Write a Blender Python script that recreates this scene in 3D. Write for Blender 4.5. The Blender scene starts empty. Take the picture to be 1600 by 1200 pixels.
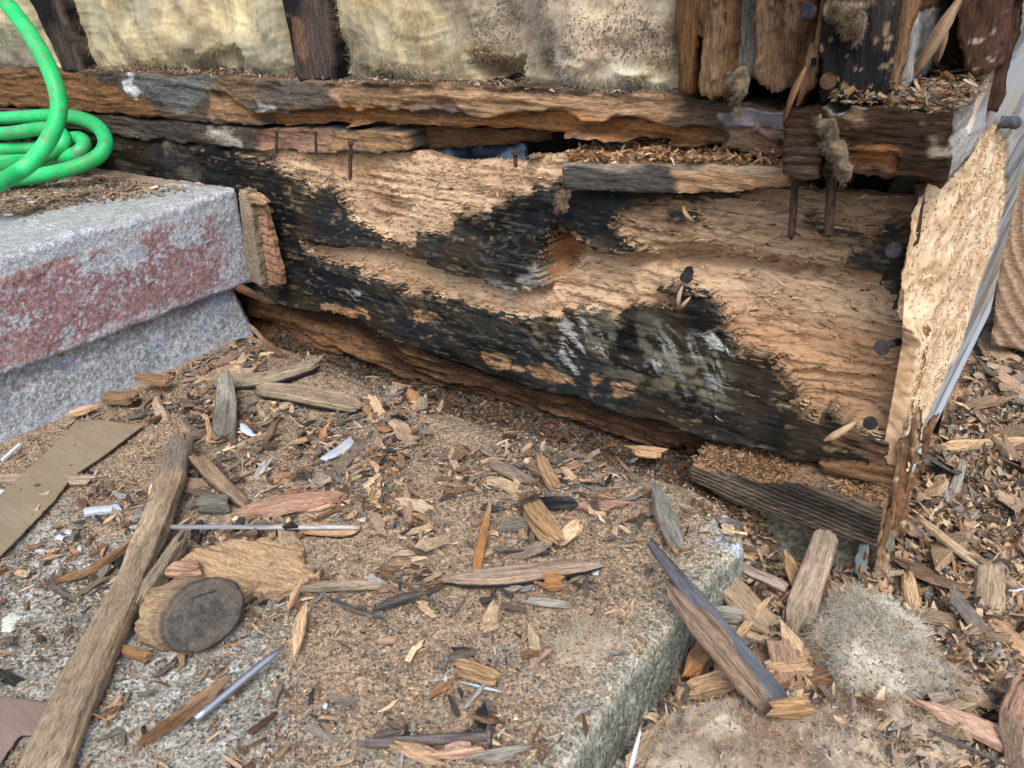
import bpy, math, random
import numpy as np
from math import radians, sin, cos, pi

# ------------------------------------------------------------------ camera, world, sun, exposure
scene = bpy.context.scene
F_PX, PITCH, YAW, ROLL = 1250.0, radians(27.2), radians(37.3), radians(-3.5)
_F = np.array([-sin(YAW)*cos(PITCH), cos(YAW)*cos(PITCH), -sin(PITCH)])
_R0 = np.array([cos(YAW), sin(YAW), 0.0])
_U0 = np.cross(_R0, _F)
_R = cos(ROLL)*_R0 + sin(ROLL)*_U0
_U = np.cross(_R, _F)
cam_data = bpy.data.cameras.new('camera')
cam_data.sensor_width = 36.0
cam_data.lens = 36.0*F_PX/1600.0
cam_data.clip_start = 0.02
cam_data.clip_end = 300.0
cam_data.dof.use_dof = True
cam_data.dof.focus_distance = 0.66
cam_data.dof.aperture_fstop = 22.0
camera = bpy.data.objects.new('camera', cam_data)
scene.collection.objects.link(camera)
import mathutils
_M = mathutils.Matrix(((_R[0], _U[0], -_F[0], 0), (_R[1], _U[1], -_F[1], 0), (_R[2], _U[2], -_F[2], 0), (0, 0, 0, 1)))
camera.matrix_world = _M
scene.camera = camera

SUN_EL, SUN_AZ = radians(52), radians(38)      # azimuth measured from -Y (towards the viewer) to +X
world = bpy.data.worlds.new('World')
scene.world = world
world.use_nodes = True
_nt = world.node_tree
_bg = _nt.nodes['Background']
_sky = _nt.nodes.new('ShaderNodeTexSky')
_sky.sky_type = 'NISHITA'
_sky.sun_disc = False
_sky.sun_elevation = SUN_EL
_sky.sun_rotation = pi - SUN_AZ
_sky.dust_density = 3.0
_sky.air_density = 1.0
_hs = _nt.nodes.new('ShaderNodeHueSaturation')
_hs.inputs['Saturation'].default_value = 0.68
_nt.links.new(_sky.outputs[0], _hs.inputs['Color'])
_nt.links.new(_hs.outputs[0], _bg.inputs[0])
_bg.inputs[1].default_value = 0.14
_sd = bpy.data.lights.new('sun', 'SUN')
_sd.energy = 1.3
_sd.angle = radians(28)
_sd.color = (1.0, 0.975, 0.94)
_so = bpy.data.objects.new('sun', _sd)
scene.collection.objects.link(_so)
_dir = mathutils.Vector((sin(SUN_AZ)*cos(SUN_EL), -cos(SUN_AZ)*cos(SUN_EL), sin(SUN_EL)))
_so.rotation_euler = _dir.to_track_quat('Z', 'Y').to_euler()
scene.view_settings.view_transform = 'Standard'
scene.view_settings.look = 'None'
scene.view_settings.gamma = 1.0
scene.view_settings.exposure = 0.95

# ------------------------------------------------------------------ helpers
rng = np.random.default_rng(11)

def ray(px, py):
    return _F + _R*((px-800)/F_PX) + _U*((600-py)/F_PX)
def atY(px, py, Y=0.5):
    d = ray(px, py); return d*(Y/d[1])
def atZ(px, py, Z):
    d = ray(px, py); return d*(Z/d[2])
def atX(px, py, X):
    d = ray(px, py); return d*(X/d[0])
def project(P):
    P = np.atleast_2d(P); w = P @ _F
    w = np.where(np.abs(w) < 1e-6, 1e-6, w)
    return 800+F_PX*(P @ _R)/w, 600-F_PX*(P @ _U)/w, w

def _hash(ix, iy, iz, s):
    h = (ix.astype(np.uint32)*np.uint32(374761393) + iy.astype(np.uint32)*np.uint32(668265263)
         + iz.astype(np.uint32)*np.uint32(2147483647) + np.uint32((s*974634777) & 0xffffffff))
    h = (h ^ (h >> np.uint32(13)))*np.uint32(1274126177)
    h = h ^ (h >> np.uint32(16)); h = h*np.uint32(2246822519); h = h ^ (h >> np.uint32(15))
    return h.astype(np.float64)/4294967295.0
def vn(x, y, z=None, s=0):
    if z is None: z = np.zeros_like(x)
    fx, fy, fz = np.floor(x), np.floor(y), np.floor(z)
    ix, iy, iz = fx.astype(np.int64), fy.astype(np.int64), fz.astype(np.int64)
    tx, ty, tz = x-fx, y-fy, z-fz
    tx = tx*tx*(3-2*tx); ty = ty*ty*(3-2*ty); tz = tz*tz*(3-2*tz)
    def g(a, b, c): return _hash((ix+a) & 0xffffffff, (iy+b) & 0xffffffff, (iz+c) & 0xffffffff, s)
    a = g(0,0,0)*(1-tx)+g(1,0,0)*tx; b = g(0,1,0)*(1-tx)+g(1,1,0)*tx
    r = a*(1-ty)+b*ty
    if np.any(fz != 0) or np.any(tz != 0):
        a = g(0,0,1)*(1-tx)+g(1,0,1)*tx; b = g(0,1,1)*(1-tx)+g(1,1,1)*tx
        r = r*(1-tz)+(a*(1-ty)+b*ty)*tz
    return r*2-1
def fbm(x, y, z=None, s=0, o=4, g=0.5):
    t = 0; a = 1; n = 0
    for k in range(o):
        t = t + a*vn(x, y, z, s+k*17); n += a; a *= g
        x = x*2.03+7.1; y = y*2.03+3.7
        if z is not None: z = z*2.03+1.3
    return t/n*1.5
def sm(a, b, x):
    t = np.clip((x-a)/(b-a), 0, 1); return t*t*(3-2*t)
def terr(n, k, soft=0.25):
    f = np.floor(n*k); r = n*k-f
    return (f + sm(1-soft, 1, r))/k
def lerp(a, b, t):
    a = np.asarray(a, float); b = np.asarray(b, float); t = np.asarray(t)[..., None]
    return a*(1-t)+b*t
def sdf(U, V, poly):
    """signed distance, negative inside"""
    p = np.asarray(poly, float); d = np.full(U.shape, 1e9); ins = np.zeros(U.shape, bool)
    n = len(p)
    for i in range(n):
        ax, ay = p[i]; bx, by = p[(i+1) % n]
        ex, ey = bx-ax, by-ay; L = ex*ex+ey*ey+1e-18
        t = np.clip(((U-ax)*ex+(V-ay)*ey)/L, 0, 1)
        dx = U-ax-t*ex; dy = V-ay-t*ey
        d = np.minimum(d, dx*dx+dy*dy)
        c = ((ay > V) != (by > V))
        with np.errstate(divide='ignore', invalid='ignore'):
            xx = ax+(V-ay)*ex/(ey if abs(ey) > 1e-15 else 1e-15)
        ins ^= c & (U < xx)
    d = np.sqrt(d)
    return np.where(ins, -d, d)

def swirl(U, V, s, k=9, fx=22, fz=260, amt=1.6, o=3):
    """fibrous streaks whose direction wanders"""
    ux = U+.016*fbm(U*k, V*k, s=s, o=3)*amt; vy = V+.016*fbm(U*k+9, V*k, s=s+1, o=3)*amt
    return .5*(fbm(ux*fx, vy*fz, s=s+2, o=o)+fbm(vy*fx, ux*fz, s=s+3, o=o))
COL = scene.collection
def setp(o, label=None, cat=None, group=None, kind=None):
    if label: o['label'] = label
    if cat: o['category'] = cat
    if group: o['group'] = group
    if kind: o['kind'] = kind
    return o
def mesh_obj(name, V, F, C=None, G=None, mat=None, parent=None, smooth=True, label=None, cat=None, group=None, kind=None):
    me = bpy.data.meshes.new(name)
    V = np.asarray(V, np.float32)
    F = [f for f in (F if isinstance(F, list) else [F]) if len(f)]
    me.vertices.add(len(V)); me.vertices.foreach_set('co', V.ravel())
    nl = sum(f.size for f in F); nf = sum(len(f) for f in F)
    me.loops.add(nl); me.loops.foreach_set('vertex_index', np.concatenate([np.asarray(f, np.int32).ravel() for f in F]))
    me.polygons.add(nf)
    cnt = np.concatenate([np.full(len(f), f.shape[1], np.int32) for f in F])
    me.polygons.foreach_set('loop_start', np.concatenate([[0], np.cumsum(cnt)[:-1]]).astype(np.int32))
    me.polygons.foreach_set('use_smooth', np.full(nf, smooth))
    me.update(calc_edges=True)
    if C is not None:
        a = me.attributes.new('Col', 'FLOAT_COLOR', 'POINT')
        c = np.ones((len(V), 4), np.float32); c[:, :3] = np.clip(C[:, :3], 0.004, 0.9)
        a.data.foreach_set('color', c.ravel())
        if C.shape[1] == 7:
            a2 = me.attributes.new('Col2', 'FLOAT_COLOR', 'POINT'); c[:, :3] = np.clip(C[:, 3:6], 0.004, 0.9)
            a2.data.foreach_set('color', c.ravel())
            a3 = me.attributes.new('edge', 'FLOAT', 'POINT'); a3.data.foreach_set('value', C[:, 6].astype(np.float32))
    if G is not None:
        a = me.attributes.new('gp', 'FLOAT_VECTOR', 'POINT')
        a.data.foreach_set('vector', np.asarray(G, np.float32).ravel())
    if mat: me.materials.append(mat)
    o = bpy.data.objects.new(name, me); COL.objects.link(o)
    if parent: o.parent = parent
    return setp(o, label, cat, group, kind)
def empty(name, label, cat, group=None, loc=(0, 0, 0)):
    o = bpy.data.objects.new(name, None); o.empty_display_size = 0.02
    COL.objects.link(o); o.location = (0, 0, 0)
    return setp(o, label, cat, group)

def mat(name, rough=0.85, gs=(1, 1, 1), nscale=400, lo=0.75, hi=1.2, bump=0.3, bdist=0.0006, spec=0.25, metallic=0.0, sheen=0.0, crack=0.0, speck=None):
    m = bpy.data.materials.new(name); m.use_nodes = True
    nt = m.node_tree; N = nt.nodes; L = nt.links
    b = N['Principled BSDF']
    b.inputs['Roughness'].default_value = rough
    b.inputs['Specular IOR Level'].default_value = spec
    b.inputs['Metallic'].default_value = metallic
    if sheen: b.inputs['Sheen Weight'].default_value = sheen
    ac = N.new('ShaderNodeAttribute'); ac.attribute_name = 'Col'
    ag = N.new('ShaderNodeAttribute'); ag.attribute_name = 'gp'
    mp = N.new('ShaderNodeVectorMath'); mp.operation = 'MULTIPLY'; mp.inputs[1].default_value = gs
    L.new(ag.outputs['Vector'], mp.inputs[0])
    nz = N.new('ShaderNodeTexNoise'); nz.inputs['Scale'].default_value = nscale
    nz.inputs['Detail'].default_value = 4; nz.inputs['Roughness'].default_value = 0.65
    L.new(mp.outputs[0], nz.inputs['Vector'])
    mr = N.new('ShaderNodeMapRange'); mr.inputs['From Min'].default_value = 0.3; mr.inputs['From Max'].default_value = 0.7
    mr.inputs['To Min'].default_value = lo; mr.inputs['To Max'].default_value = hi
    L.new(nz.outputs['Fac'], mr.inputs['Value'])
    fac = mr.outputs[0]
    if crack:       # thin dirt-filled checks along the grain
        mp2 = N.new('ShaderNodeVectorMath'); mp2.operation = 'MULTIPLY'; mp2.inputs[1].default_value = (gs[0]*.6, gs[1], gs[2])
        L.new(ag.outputs['Vector'], mp2.inputs[0])
        nc = N.new('ShaderNodeTexNoise'); nc.inputs['Scale'].default_value = nscale*.33; nc.inputs['Detail'].default_value = 3
        L.new(mp2.outputs[0], nc.inputs['Vector'])
        ab = N.new('ShaderNodeMath'); ab.operation = 'SUBTRACT'; ab.inputs[1].default_value = .5; L.new(nc.outputs['Fac'], ab.inputs[0])
        a2 = N.new('ShaderNodeMath'); a2.operation = 'ABSOLUTE'; L.new(ab.outputs[0], a2.inputs[0])
        cr = N.new('ShaderNodeMapRange'); cr.inputs['From Min'].default_value = 0; cr.inputs['From Max'].default_value = .035
        cr.inputs['To Min'].default_value = 1-crack; cr.inputs['To Max'].default_value = 1; L.new(a2.outputs[0], cr.inputs['Value'])
        mm = N.new('ShaderNodeMath'); mm.operation = 'MULTIPLY'; L.new(fac, mm.inputs[0]); L.new(cr.outputs[0], mm.inputs[1]); fac = mm.outputs[0]
    if speck:       # loose grains: each cell its own tone and height
        vo = N.new('ShaderNodeTexVoronoi'); vo.inputs['Scale'].default_value = speck[0]
        if speck[0] > 0: L.new(ag.outputs['Vector'], vo.inputs['Vector'])
        sx = N.new('ShaderNodeSeparateColor'); L.new(vo.outputs['Color'], sx.inputs[0])
        sr = N.new('ShaderNodeMapRange'); sr.inputs['To Min'].default_value = speck[1]; sr.inputs['To Max'].default_value = speck[2]; L.new(sx.outputs[0], sr.inputs['Value'])
        ms = N.new('ShaderNodeMath'); ms.operation = 'MULTIPLY'; L.new(fac, ms.inputs[0]); L.new(sr.outputs[0], ms.inputs[1]); fac = ms.outputs[0]
    vm = N.new('ShaderNodeVectorMath'); vm.operation = 'SCALE'
    L.new(ac.outputs['Color'], vm.inputs[0]); L.new(fac, vm.inputs['Scale'])
    L.new(vm.outputs[0], b.inputs['Base Color'])
    bp = N.new('ShaderNodeBump'); bp.inputs['Strength'].default_value = bump; bp.inputs['Distance'].default_value = bdist
    L.new(nz.outputs['Fac'], bp.inputs['Height']); L.new(bp.outputs[0], b.inputs['Normal'])
    return m
M_WOOD = mat('weathered_wood', gs=(0.16, 1, 1), nscale=1000, lo=0.5, hi=1.42, bump=0.8, bdist=0.001, rough=0.92, spec=0.06, crack=.45)
M_TORN = mat('torn_wood', gs=(0.2, 1, 1), nscale=1100, lo=0.80, hi=1.14, bump=0.55, bdist=0.0008, rough=1.0, spec=0.0, crack=.12)
def two_skins(m):
    nt = m.node_tree; N = nt.nodes; L = nt.links
    a1 = next(n for n in N if n.type == 'ATTRIBUTE' and n.attribute_name == 'Col')
    ag = next(n for n in N if n.type == 'ATTRIBUTE' and n.attribute_name == 'gp')
    a2 = N.new('ShaderNodeAttribute'); a2.attribute_name = 'Col2'
    a3 = N.new('ShaderNodeAttribute'); a3.attribute_name = 'edge'
    mp = N.new('ShaderNodeVectorMath'); mp.operation = 'MULTIPLY'; mp.inputs[1].default_value = (.13, 1, 1); L.new(ag.outputs['Vector'], mp.inputs[0])
    nz = N.new('ShaderNodeTexNoise'); nz.inputs['Scale'].default_value = 520; nz.inputs['Detail'].default_value = 5; L.new(mp.outputs[0], nz.inputs['Vector'])
    nb = N.new('ShaderNodeTexNoise'); nb.inputs['Scale'].default_value = 420; nb.inputs['Detail'].default_value = 4; L.new(ag.outputs['Vector'], nb.inputs['Vector'])
    s1 = N.new('ShaderNodeMath'); s1.operation = 'MULTIPLY_ADD'; s1.inputs[1].default_value = .016; s1.inputs[2].default_value = -.008; L.new(nz.outputs['Fac'], s1.inputs[0])
    s2 = N.new('ShaderNodeMath'); s2.operation = 'MULTIPLY_ADD'; s2.inputs[1].default_value = .006; s2.inputs[2].default_value = -.003; L.new(nb.outputs['Fac'], s2.inputs[0])
    ad = N.new('ShaderNodeMath'); ad.operation = 'ADD'; L.new(s1.outputs[0], ad.inputs[0]); L.new(s2.outputs[0], ad.inputs[1])
    ad2 = N.new('ShaderNodeMath'); ad2.operation = 'ADD'; L.new(ad.outputs[0], ad2.inputs[0]); L.new(a3.outputs['Fac'], ad2.inputs[1])
    mr = N.new('ShaderNodeMapRange'); mr.inputs['From Min'].default_value = -.00025; mr.inputs['From Max'].default_value = .00025; L.new(ad2.outputs[0], mr.inputs['Value'])
    mx = N.new('ShaderNodeMix'); mx.data_type = 'RGBA'; L.new(mr.outputs[0], mx.inputs['Factor'])
    L.new(a1.outputs['Color'], mx.inputs['A']); L.new(a2.outputs['Color'], mx.inputs['B'])
    vm = next(n for n in N if n.type == 'VECT_MATH' and n.operation == 'SCALE')
    L.new(mx.outputs['Result'], vm.inputs[0])
two_skins(M_TORN)
M_CHIP = mat('wood_chip', gs=(0.15, 1, 1), nscale=1300, lo=0.55, hi=1.38, bump=0.6, bdist=0.0007, rough=0.9, spec=0.1, crack=.5)
M_STONE = mat('concrete', nscale=1100, lo=0.62, hi=1.32, bump=0.25, bdist=0.001, rough=0.95, spec=0.08, speck=(850, .68, 1.32))
M_SLAB = mat('dusty_concrete', nscale=600, lo=0.6, hi=1.4, bump=0.6, bdist=0.001, rough=0.97, spec=0.05, speck=(760, .48, 1.5))
M_FIBER = mat('glass_fibre', gs=(1, 1, 0.35), nscale=900, lo=0.82, hi=1.15, bump=0.2, bdist=0.001, rough=1.0, spec=0.05, sheen=0.15)
M_DUST = mat('sawdust', nscale=900, lo=0.55, hi=1.4, bump=0.8, bdist=0.0008, rough=1.0, spec=0.05, speck=(450, .4, 1.6))
M_SOFT = mat('soft_rot', gs=(.5, 1, 1), nscale=800, lo=0.82, hi=1.14, bump=0.3, bdist=0.0006, rough=1.0, spec=0.0)
M_HOSE = mat('green_rubber', nscale=120, lo=0.93, hi=1.05, bump=0.12, bdist=0.0004, rough=0.5, spec=0.4)
M_RUST = mat('rusty_steel', nscale=900, lo=0.5, hi=1.5, bump=0.5, bdist=0.0004, rough=0.85, spec=0.12, metallic=0.0)
M_STEEL = mat('bright_steel', nscale=500, lo=0.8, hi=1.1, bump=0.08, bdist=0.0002, rough=0.3, spec=0.5, metallic=0.85)
M_PAINT = mat('old_paint', nscale=500, lo=0.88, hi=1.08, bump=0.25, bdist=0.0004, rough=0.6, spec=0.3)
M_CARD = mat('grey_board', nscale=900, lo=0.8, hi=1.2, bump=0.3, bdist=0.0004, rough=0.95, spec=0.1)

# planes: (fn (u,v,h)->xyz,   px -> (u,v))
def planeY(Y):
    return (lambda u, v, h: np.stack([u, Y-h, v], -1)), (lambda x, y: atY(x, y, Y)[[0, 2]])
def planeZ(Z):
    return (lambda u, v, h: np.stack([u, v, Z+h], -1)), (lambda x, y: atZ(x, y, Z)[[0, 1]])
def planeX(X):
    return (lambda u, v, h: np.stack([X+h, u, v], -1)), (lambda x, y: atX(x, y, X)[[1, 2]])
def topoly(plane, px):
    return np.array([plane[1](*p) for p in px])

def panel(name, plane, outline, res, hfun, cfun, skirt=0.03, rag=0.001, ragf=120, ragdir=(1, 1), rows=4,
          skirt_col=None, m=None, parent=None, gdir=0, seed=0, clip=None, flip=False, **kw):
    """A relief face with outline (u,v metres), displaced outwards by hfun, with sides running back by skirt."""
    O = np.asarray(outline, float)
    u0, v0 = O.min(0)-rag*2-res; u1, v1 = O.max(0)+rag*2+res
    if clip: u0, u1, v0, v1 = max(u0, clip[0]), min(u1, clip[1]), max(v0, clip[2]), min(v1, clip[3])
    nu = int((u1-u0)/res)+2; nv = int((v1-v0)/res)+2
    U, V = np.meshgrid(u0+np.arange(nu)*res, v0+np.arange(nv)*res, indexing='ij')
    def D(U, V):
        wx = rag*fbm(U*ragf*ragdir[0], V*ragf*ragdir[1], s=seed+91, o=3)
        wy = rag*fbm(U*ragf*ragdir[0], V*ragf*ragdir[1], s=seed+57, o=3)
        return sdf(U+wx, V+wy, O)
    d = D(U, V)
    ins = d < 0.0
    k = ins[:-1, :-1] | ins[1:, :-1] | ins[1:, 1:] | ins[:-1, 1:]
    idx = np.arange(nu*nv).reshape(nu, nv)
    Fq = np.stack([idx[:-1, :-1], idx[1:, :-1], idx[1:, 1:], idx[:-1, 1:]], -1)[k]
    used = np.unique(Fq)
    Uf, Vf, df = U.ravel()[used], V.ravel()[used], d.ravel()[used]
    out = df > 0
    e = res*0.3
    if out.any():
        for _ in range(2):
            a, b = Uf[out], Vf[out]; dd = D(a, b)
            gx = (D(a+e, b)-dd)/e; gy = (D(a, b+e)-dd)/e; g2 = gx*gx+gy*gy+1e-6
            st = np.clip(dd/g2, -res*1.2, res*1.2)
            Uf[out] = a-gx*st; Vf[out] = b-gy*st
    rem = np.full(nu*nv, -1); rem[used] = np.arange(len(used)); Fq = rem[Fq]
    dist = np.maximum(-df, 0)
    h = hfun(Uf, Vf, dist); C = cfun(Uf, Vf, dist, h)
    P = plane[0](Uf, Vf, h)
    # skirt
    E = np.concatenate([Fq[:, [0, 1]], Fq[:, [1, 2]], Fq[:, [2, 3]], Fq[:, [3, 0]]])
    key = E[:, 0].astype(np.int64)*len(Uf)+E[:, 1]; rk = E[:, 1].astype(np.int64)*len(Uf)+E[:, 0]
    B = E[~np.isin(key, rk)]
    bv = np.unique(B)
    m2 = np.full(len(Uf), -1); m2[bv] = np.arange(len(bv))
    Vs = [P]; Cs = [C]; Gs = [np.stack([Uf, Vf, h], -1)]; Fs = [Fq]
    base = None; prev = bv; off = len(P)
    for r in range(1, rows+1):
        t = r/rows
        hh = h[bv]*(1-t) + (-skirt)*t if r < rows else np.full(len(bv), -skirt)
        j = 0.0012*(1 if skirt > 0.006 else 0.1)
        uu = Uf[bv]+j*fbm(Uf[bv]*300, Vf[bv]*300, hh*300+5, s=seed+3, o=2)
        vv = Vf[bv]+j*fbm(Uf[bv]*300, Vf[bv]*300, hh*300+9, s=seed+4, o=2)
        Vs.append(plane[0](uu, vv, hh))
        c = C[bv] if skirt_col is None else skirt_col(uu, vv, hh, C[bv])
        if C.shape[1] == 7 and c.shape[1] == 3: c = np.concatenate([c, c, np.zeros((len(c), 1))], 1)
        Cs.append(c); Gs.append(np.stack([uu, vv, hh], -1))
        cur = off+np.arange(len(bv))
        a = prev[m2[B[:, 0]]]; b = prev[m2[B[:, 1]]]; c_ = cur[m2[B[:, 1]]]; d_ = cur[m2[B[:, 0]]]
        Fs.append(np.stack([b, a, d_, c_], -1)); prev = cur; off += len(bv)
    G = np.concatenate(Gs)
    if gdir == 1: G = G[:, [1, 0, 2]]
    o = mesh_obj(name, np.concatenate(Vs), [np.concatenate(Fs)], np.concatenate(Cs), G, m or M_WOOD, parent, True, **kw)
    return o, (Uf, Vf, h, C, P)

def tube(path, rad, seg=14, cap=True):
    P = np.asarray(path, float); n = len(P)
    rad = np.broadcast_to(rad, (n,))
    T = np.gradient(P, axis=0); T /= np.linalg.norm(T, axis=1)[:, None]+1e-12
    N = np.zeros_like(P); up = np.array([0, 0, 1.0]) if abs(T[0, 2]) < 0.9 else np.array([1.0, 0, 0])
    v = np.cross(T[0], up); v /= np.linalg.norm(v); N[0] = v
    for i in range(1, n):
        v = N[i-1]-T[i]*(N[i-1] @ T[i]); N[i] = v/(np.linalg.norm(v)+1e-12)
    Bn = np.cross(T, N)
    a = np.arange(seg)/seg*2*pi
    V = P[:, None]+rad[:, None, None]*(np.cos(a)[None, :, None]*N[:, None]+np.sin(a)[None, :, None]*Bn[:, None])
    i = np.arange(n-1)[:, None]*seg; j = np.arange(seg)[None]; j2 = (j+1) % seg
    F = np.stack([i+j, i+j2, i+seg+j2, i+seg+j], -1).reshape(-1, 4)
    V = V.reshape(-1, 3)
    arc = np.concatenate([[0], np.cumsum(np.linalg.norm(np.diff(P, axis=0), axis=1))])
    G = np.stack([np.repeat(arc, seg), np.tile(np.cos(a), n)*0.01, np.tile(np.sin(a), n)*0.01], -1)
    Ft = np.zeros((0, 3), int)
    if cap:
        V = np.concatenate([V, P[:1], P[-1:]]); G = np.concatenate([G, G[:1], G[-1:]])
        c0, c1 = n*seg, n*seg+1; jj = np.arange(seg); j2 = (jj+1) % seg
        Ft = np.concatenate([np.stack([j2, jj, np.full(seg, c0)], -1), np.stack([(n-1)*seg+jj, (n-1)*seg+j2, np.full(seg, c1)], -1)])
    return V, F, Ft, G
def catmull(P, k=10):
    P = np.asarray(P, float); Q = np.vstack([2*P[0]-P[1], P, 2*P[-1]-P[-2]]); out = []
    for i in range(len(P)-1):
        a, b, c, d = Q[i:i+4]
        for t in np.arange(k)/k:
            out.append(0.5*((2*b)+(c-a)*t+(2*a-5*b+4*c-d)*t*t+(-a+3*b-3*c+d)*t**3))
    out.append(P[-1]); return np.array(out)

def chips_batch(P, yaw, pitch, roll, L, W, T, col, rings=4, seed=0):
    """n splinters: rectangular sections, ragged tapering ends. Returns V,F4,C,G"""
    n = len(P); r = np.random.default_rng(seed)
    if rings == 2:      # grains: irregular four-faced bits
        b = np.array([[-.5, -.3, -.4], [.5, -.2, -.4], [.05, .5, -.3], [0, 0, .5]])
        Q = (b[None]+r.uniform(-.28, .28, (n, 4, 3)))*np.stack([L, W, T], -1)[:, None]
        X, Y, Z = Q[..., 0], Q[..., 1], Q[..., 2]; G = Q+r.uniform(0, 5, (n, 1, 3))
        def rt(a, c, ang): co, si = np.cos(ang)[:, None], np.sin(ang)[:, None]; return a*co-c*si, a*si+c*co
        Y, Z = rt(Y, Z, roll); Z, X = rt(Z, X, pitch); X, Y = rt(X, Y, yaw)
        V = np.stack([X, Y, Z], -1)+P[:, None]
        F = np.array([[0, 2, 1], [0, 1, 3], [1, 2, 3], [2, 0, 3]])[None]+np.arange(n)[:, None, None]*4
        return V.reshape(-1, 3), F.reshape(-1, 3), (col[:, None]*r.uniform(.85, 1.15, (n, 4, 1))).reshape(-1, 3), G.reshape(-1, 3)
    K = 3 if rings == 3 else 4
    t = np.linspace(-0.5, 0.5, rings)[None, :].repeat(n, 0)
    t[:, 1:-1] += r.uniform(-.1, .1, (n, rings-2))*(1/rings)
    wid = 0.5*r.uniform(.75, 1.05, (n, rings)); wid[:, 0] *= r.uniform(.35, 1.1, n)**1.0; wid[:, -1] *= r.uniform(.2, 1.1, n)
    thk = 0.5*r.uniform(.7, 1.1, (n, rings)); thk[:, 0] *= r.uniform(.15, .8, n); thk[:, -1] *= r.uniform(.1, .7, n)
    bend = r.uniform(-.12, .12, (n, 1))*(4*t*t); skew = r.normal(0, .06, (n, rings))
    cs = np.array([[-1, -1], [1, -1], [1, 1], [-1, 1]], float) if K == 4 else np.array([[-1, -.8], [1, -.7], [.1, 1]])
    X = t[:, :, None]*L[:, None, None]*np.ones((1, 1, K)) + cs[None, None, :, 0]*r.normal(0, .35, (n, rings, 1))*W[:, None, None] + r.normal(0, .07, (n, rings, K))*np.minimum(W*2, L*.6)[:, None, None]
    Y = cs[None, None, :, 0]*wid[:, :, None]*W[:, None, None]*r.uniform(.8, 1.1, (n, rings, K)) + (skew[:, :, None])*W[:, None, None] + bend[:, :, None]*L[:, None, None]*.5
    Z = cs[None, None, :, 1]*thk[:, :, None]*T[:, None, None]*r.uniform(.8, 1.15, (n, rings, K)) + (r.uniform(-.1, .1, (n, 1, 1))*4*t[:, :, None]**2)*L[:, None, None]*.5
    X, Y, Z = (a.reshape(n, -1) for a in (X, Y, Z))
    G = np.stack([X, Y, Z], -1)+r.uniform(0, 5, (n, 1, 3))
    def rot(a, b, ang): c, s = np.cos(ang)[:, None], np.sin(ang)[:, None]; return a*c-b*s, a*s+b*c
    Y, Z = rot(Y, Z, roll); Z, X = rot(Z, X, -pitch*-1); X, Y = rot(X, Y, yaw)
    V = np.stack([X, Y, Z], -1)+P[:, None]
    m = rings*K; F = []
    for i in range(rings-1):
        for j in range(K):
            F.append([i*K+j, i*K+(j+1) % K, i*K+K+(j+1) % K, i*K+K+j])
    b = (rings-1)*K
    if K == 4: F.append([3, 2, 1, 0]); F.append([b, b+1, b+2, b+3])
    F = np.array(F)[None]+np.arange(n)[:, None, None]*m
    C = col[:, None, :]*r.uniform(.85, 1.15, (n, m, 1))
    return V.reshape(-1, 3), F.reshape(-1, 4), C.reshape(-1, 3), G.reshape(-1, 3)

def hairs(P, Ddir, L, wd, col, seed=0, curl=0.6, seg=2):
    """thin curved fibre ribbons from P along Ddir"""
    n = len(P); r = np.random.default_rng(seed)
    d = Ddir/np.linalg.norm(Ddir, axis=1)[:, None]; pos = P.copy(); pts = [pos]
    for k in range(seg):
        d = d+r.normal(0, curl, (n, 3))*0.6; d /= np.linalg.norm(d, axis=1)[:, None]
        pos = pos+d*(L/seg)[:, None]; pts.append(pos)
    pts = np.stack(pts, 1)
    s = np.cross(d, r.normal(0, 1, (n, 3))); s /= np.linalg.norm(s, axis=1)[:, None]+1e-9
    w = wd*np.linspace(1, .3, seg+1)
    A = pts+s[:, None]*w[None, :, None]; B = pts-s[:, None]*w[None, :, None]
    V = np.stack([A, B], 2).reshape(n, -1, 3); m = 2*(seg+1)
    F = np.array([[2*i, 2*i+1, 2*i+3, 2*i+2] for i in range(seg)])[None]+np.arange(n)[:, None, None]*m
    C = np.repeat(col[:, None, :], m, 1)
    return V.reshape(-1, 3), F.reshape(-1, 4), C.reshape(-1, 3), V.reshape(-1, 3)
# ------------------------------------------------------------------ colours (albedo)
TAN = np.array([.45, .285, .165]); PALE = np.array([.56, .39, .245]); ORANGE = np.array([.33, .165, .07])
BROWN = np.array([.19, .105, .055]); DKBR = np.array([.075, .042, .026]); RED = np.array([.20, .075, .04])
CHAR = np.array([.010, .010, .0105]); GREEN = np.array([.024, .026, .024]); GREY = np.array([.20, .18, .155])
LGREY = np.array([.36, .37, .37]); BLUEW = np.array([.50, .55, .58]); DUST = np.array([.27, .19, .125])
CREAM = np.array([.60, .52, .35]); SDUST = np.array([.31, .225, .15])

def rotc(U, V, deg):
    a = radians(deg); return U*cos(a)+V*sin(a), -U*sin(a)+V*cos(a)
def grain(U, V, deg=0, fx=9, fz=160, s=0, o=4):
    a, b = rotc(U, V, deg)
    b = b+.004*vn(a*14, b*14, s=s+5)
    return fbm(a*fx, b*fz, s=s, o=o)
def inside(pl, U, V, px, soft=.002, rag=.004, f=110, s=0, st=(.5, 1)):
    """1 inside the outline px, ragged by noise"""
    w = rag*fbm(U*f*st[0], V*f*st[1], s=s, o=4)
    return sm(soft, -soft, sdf(U, V, topoly(pl, px))+w)

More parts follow.
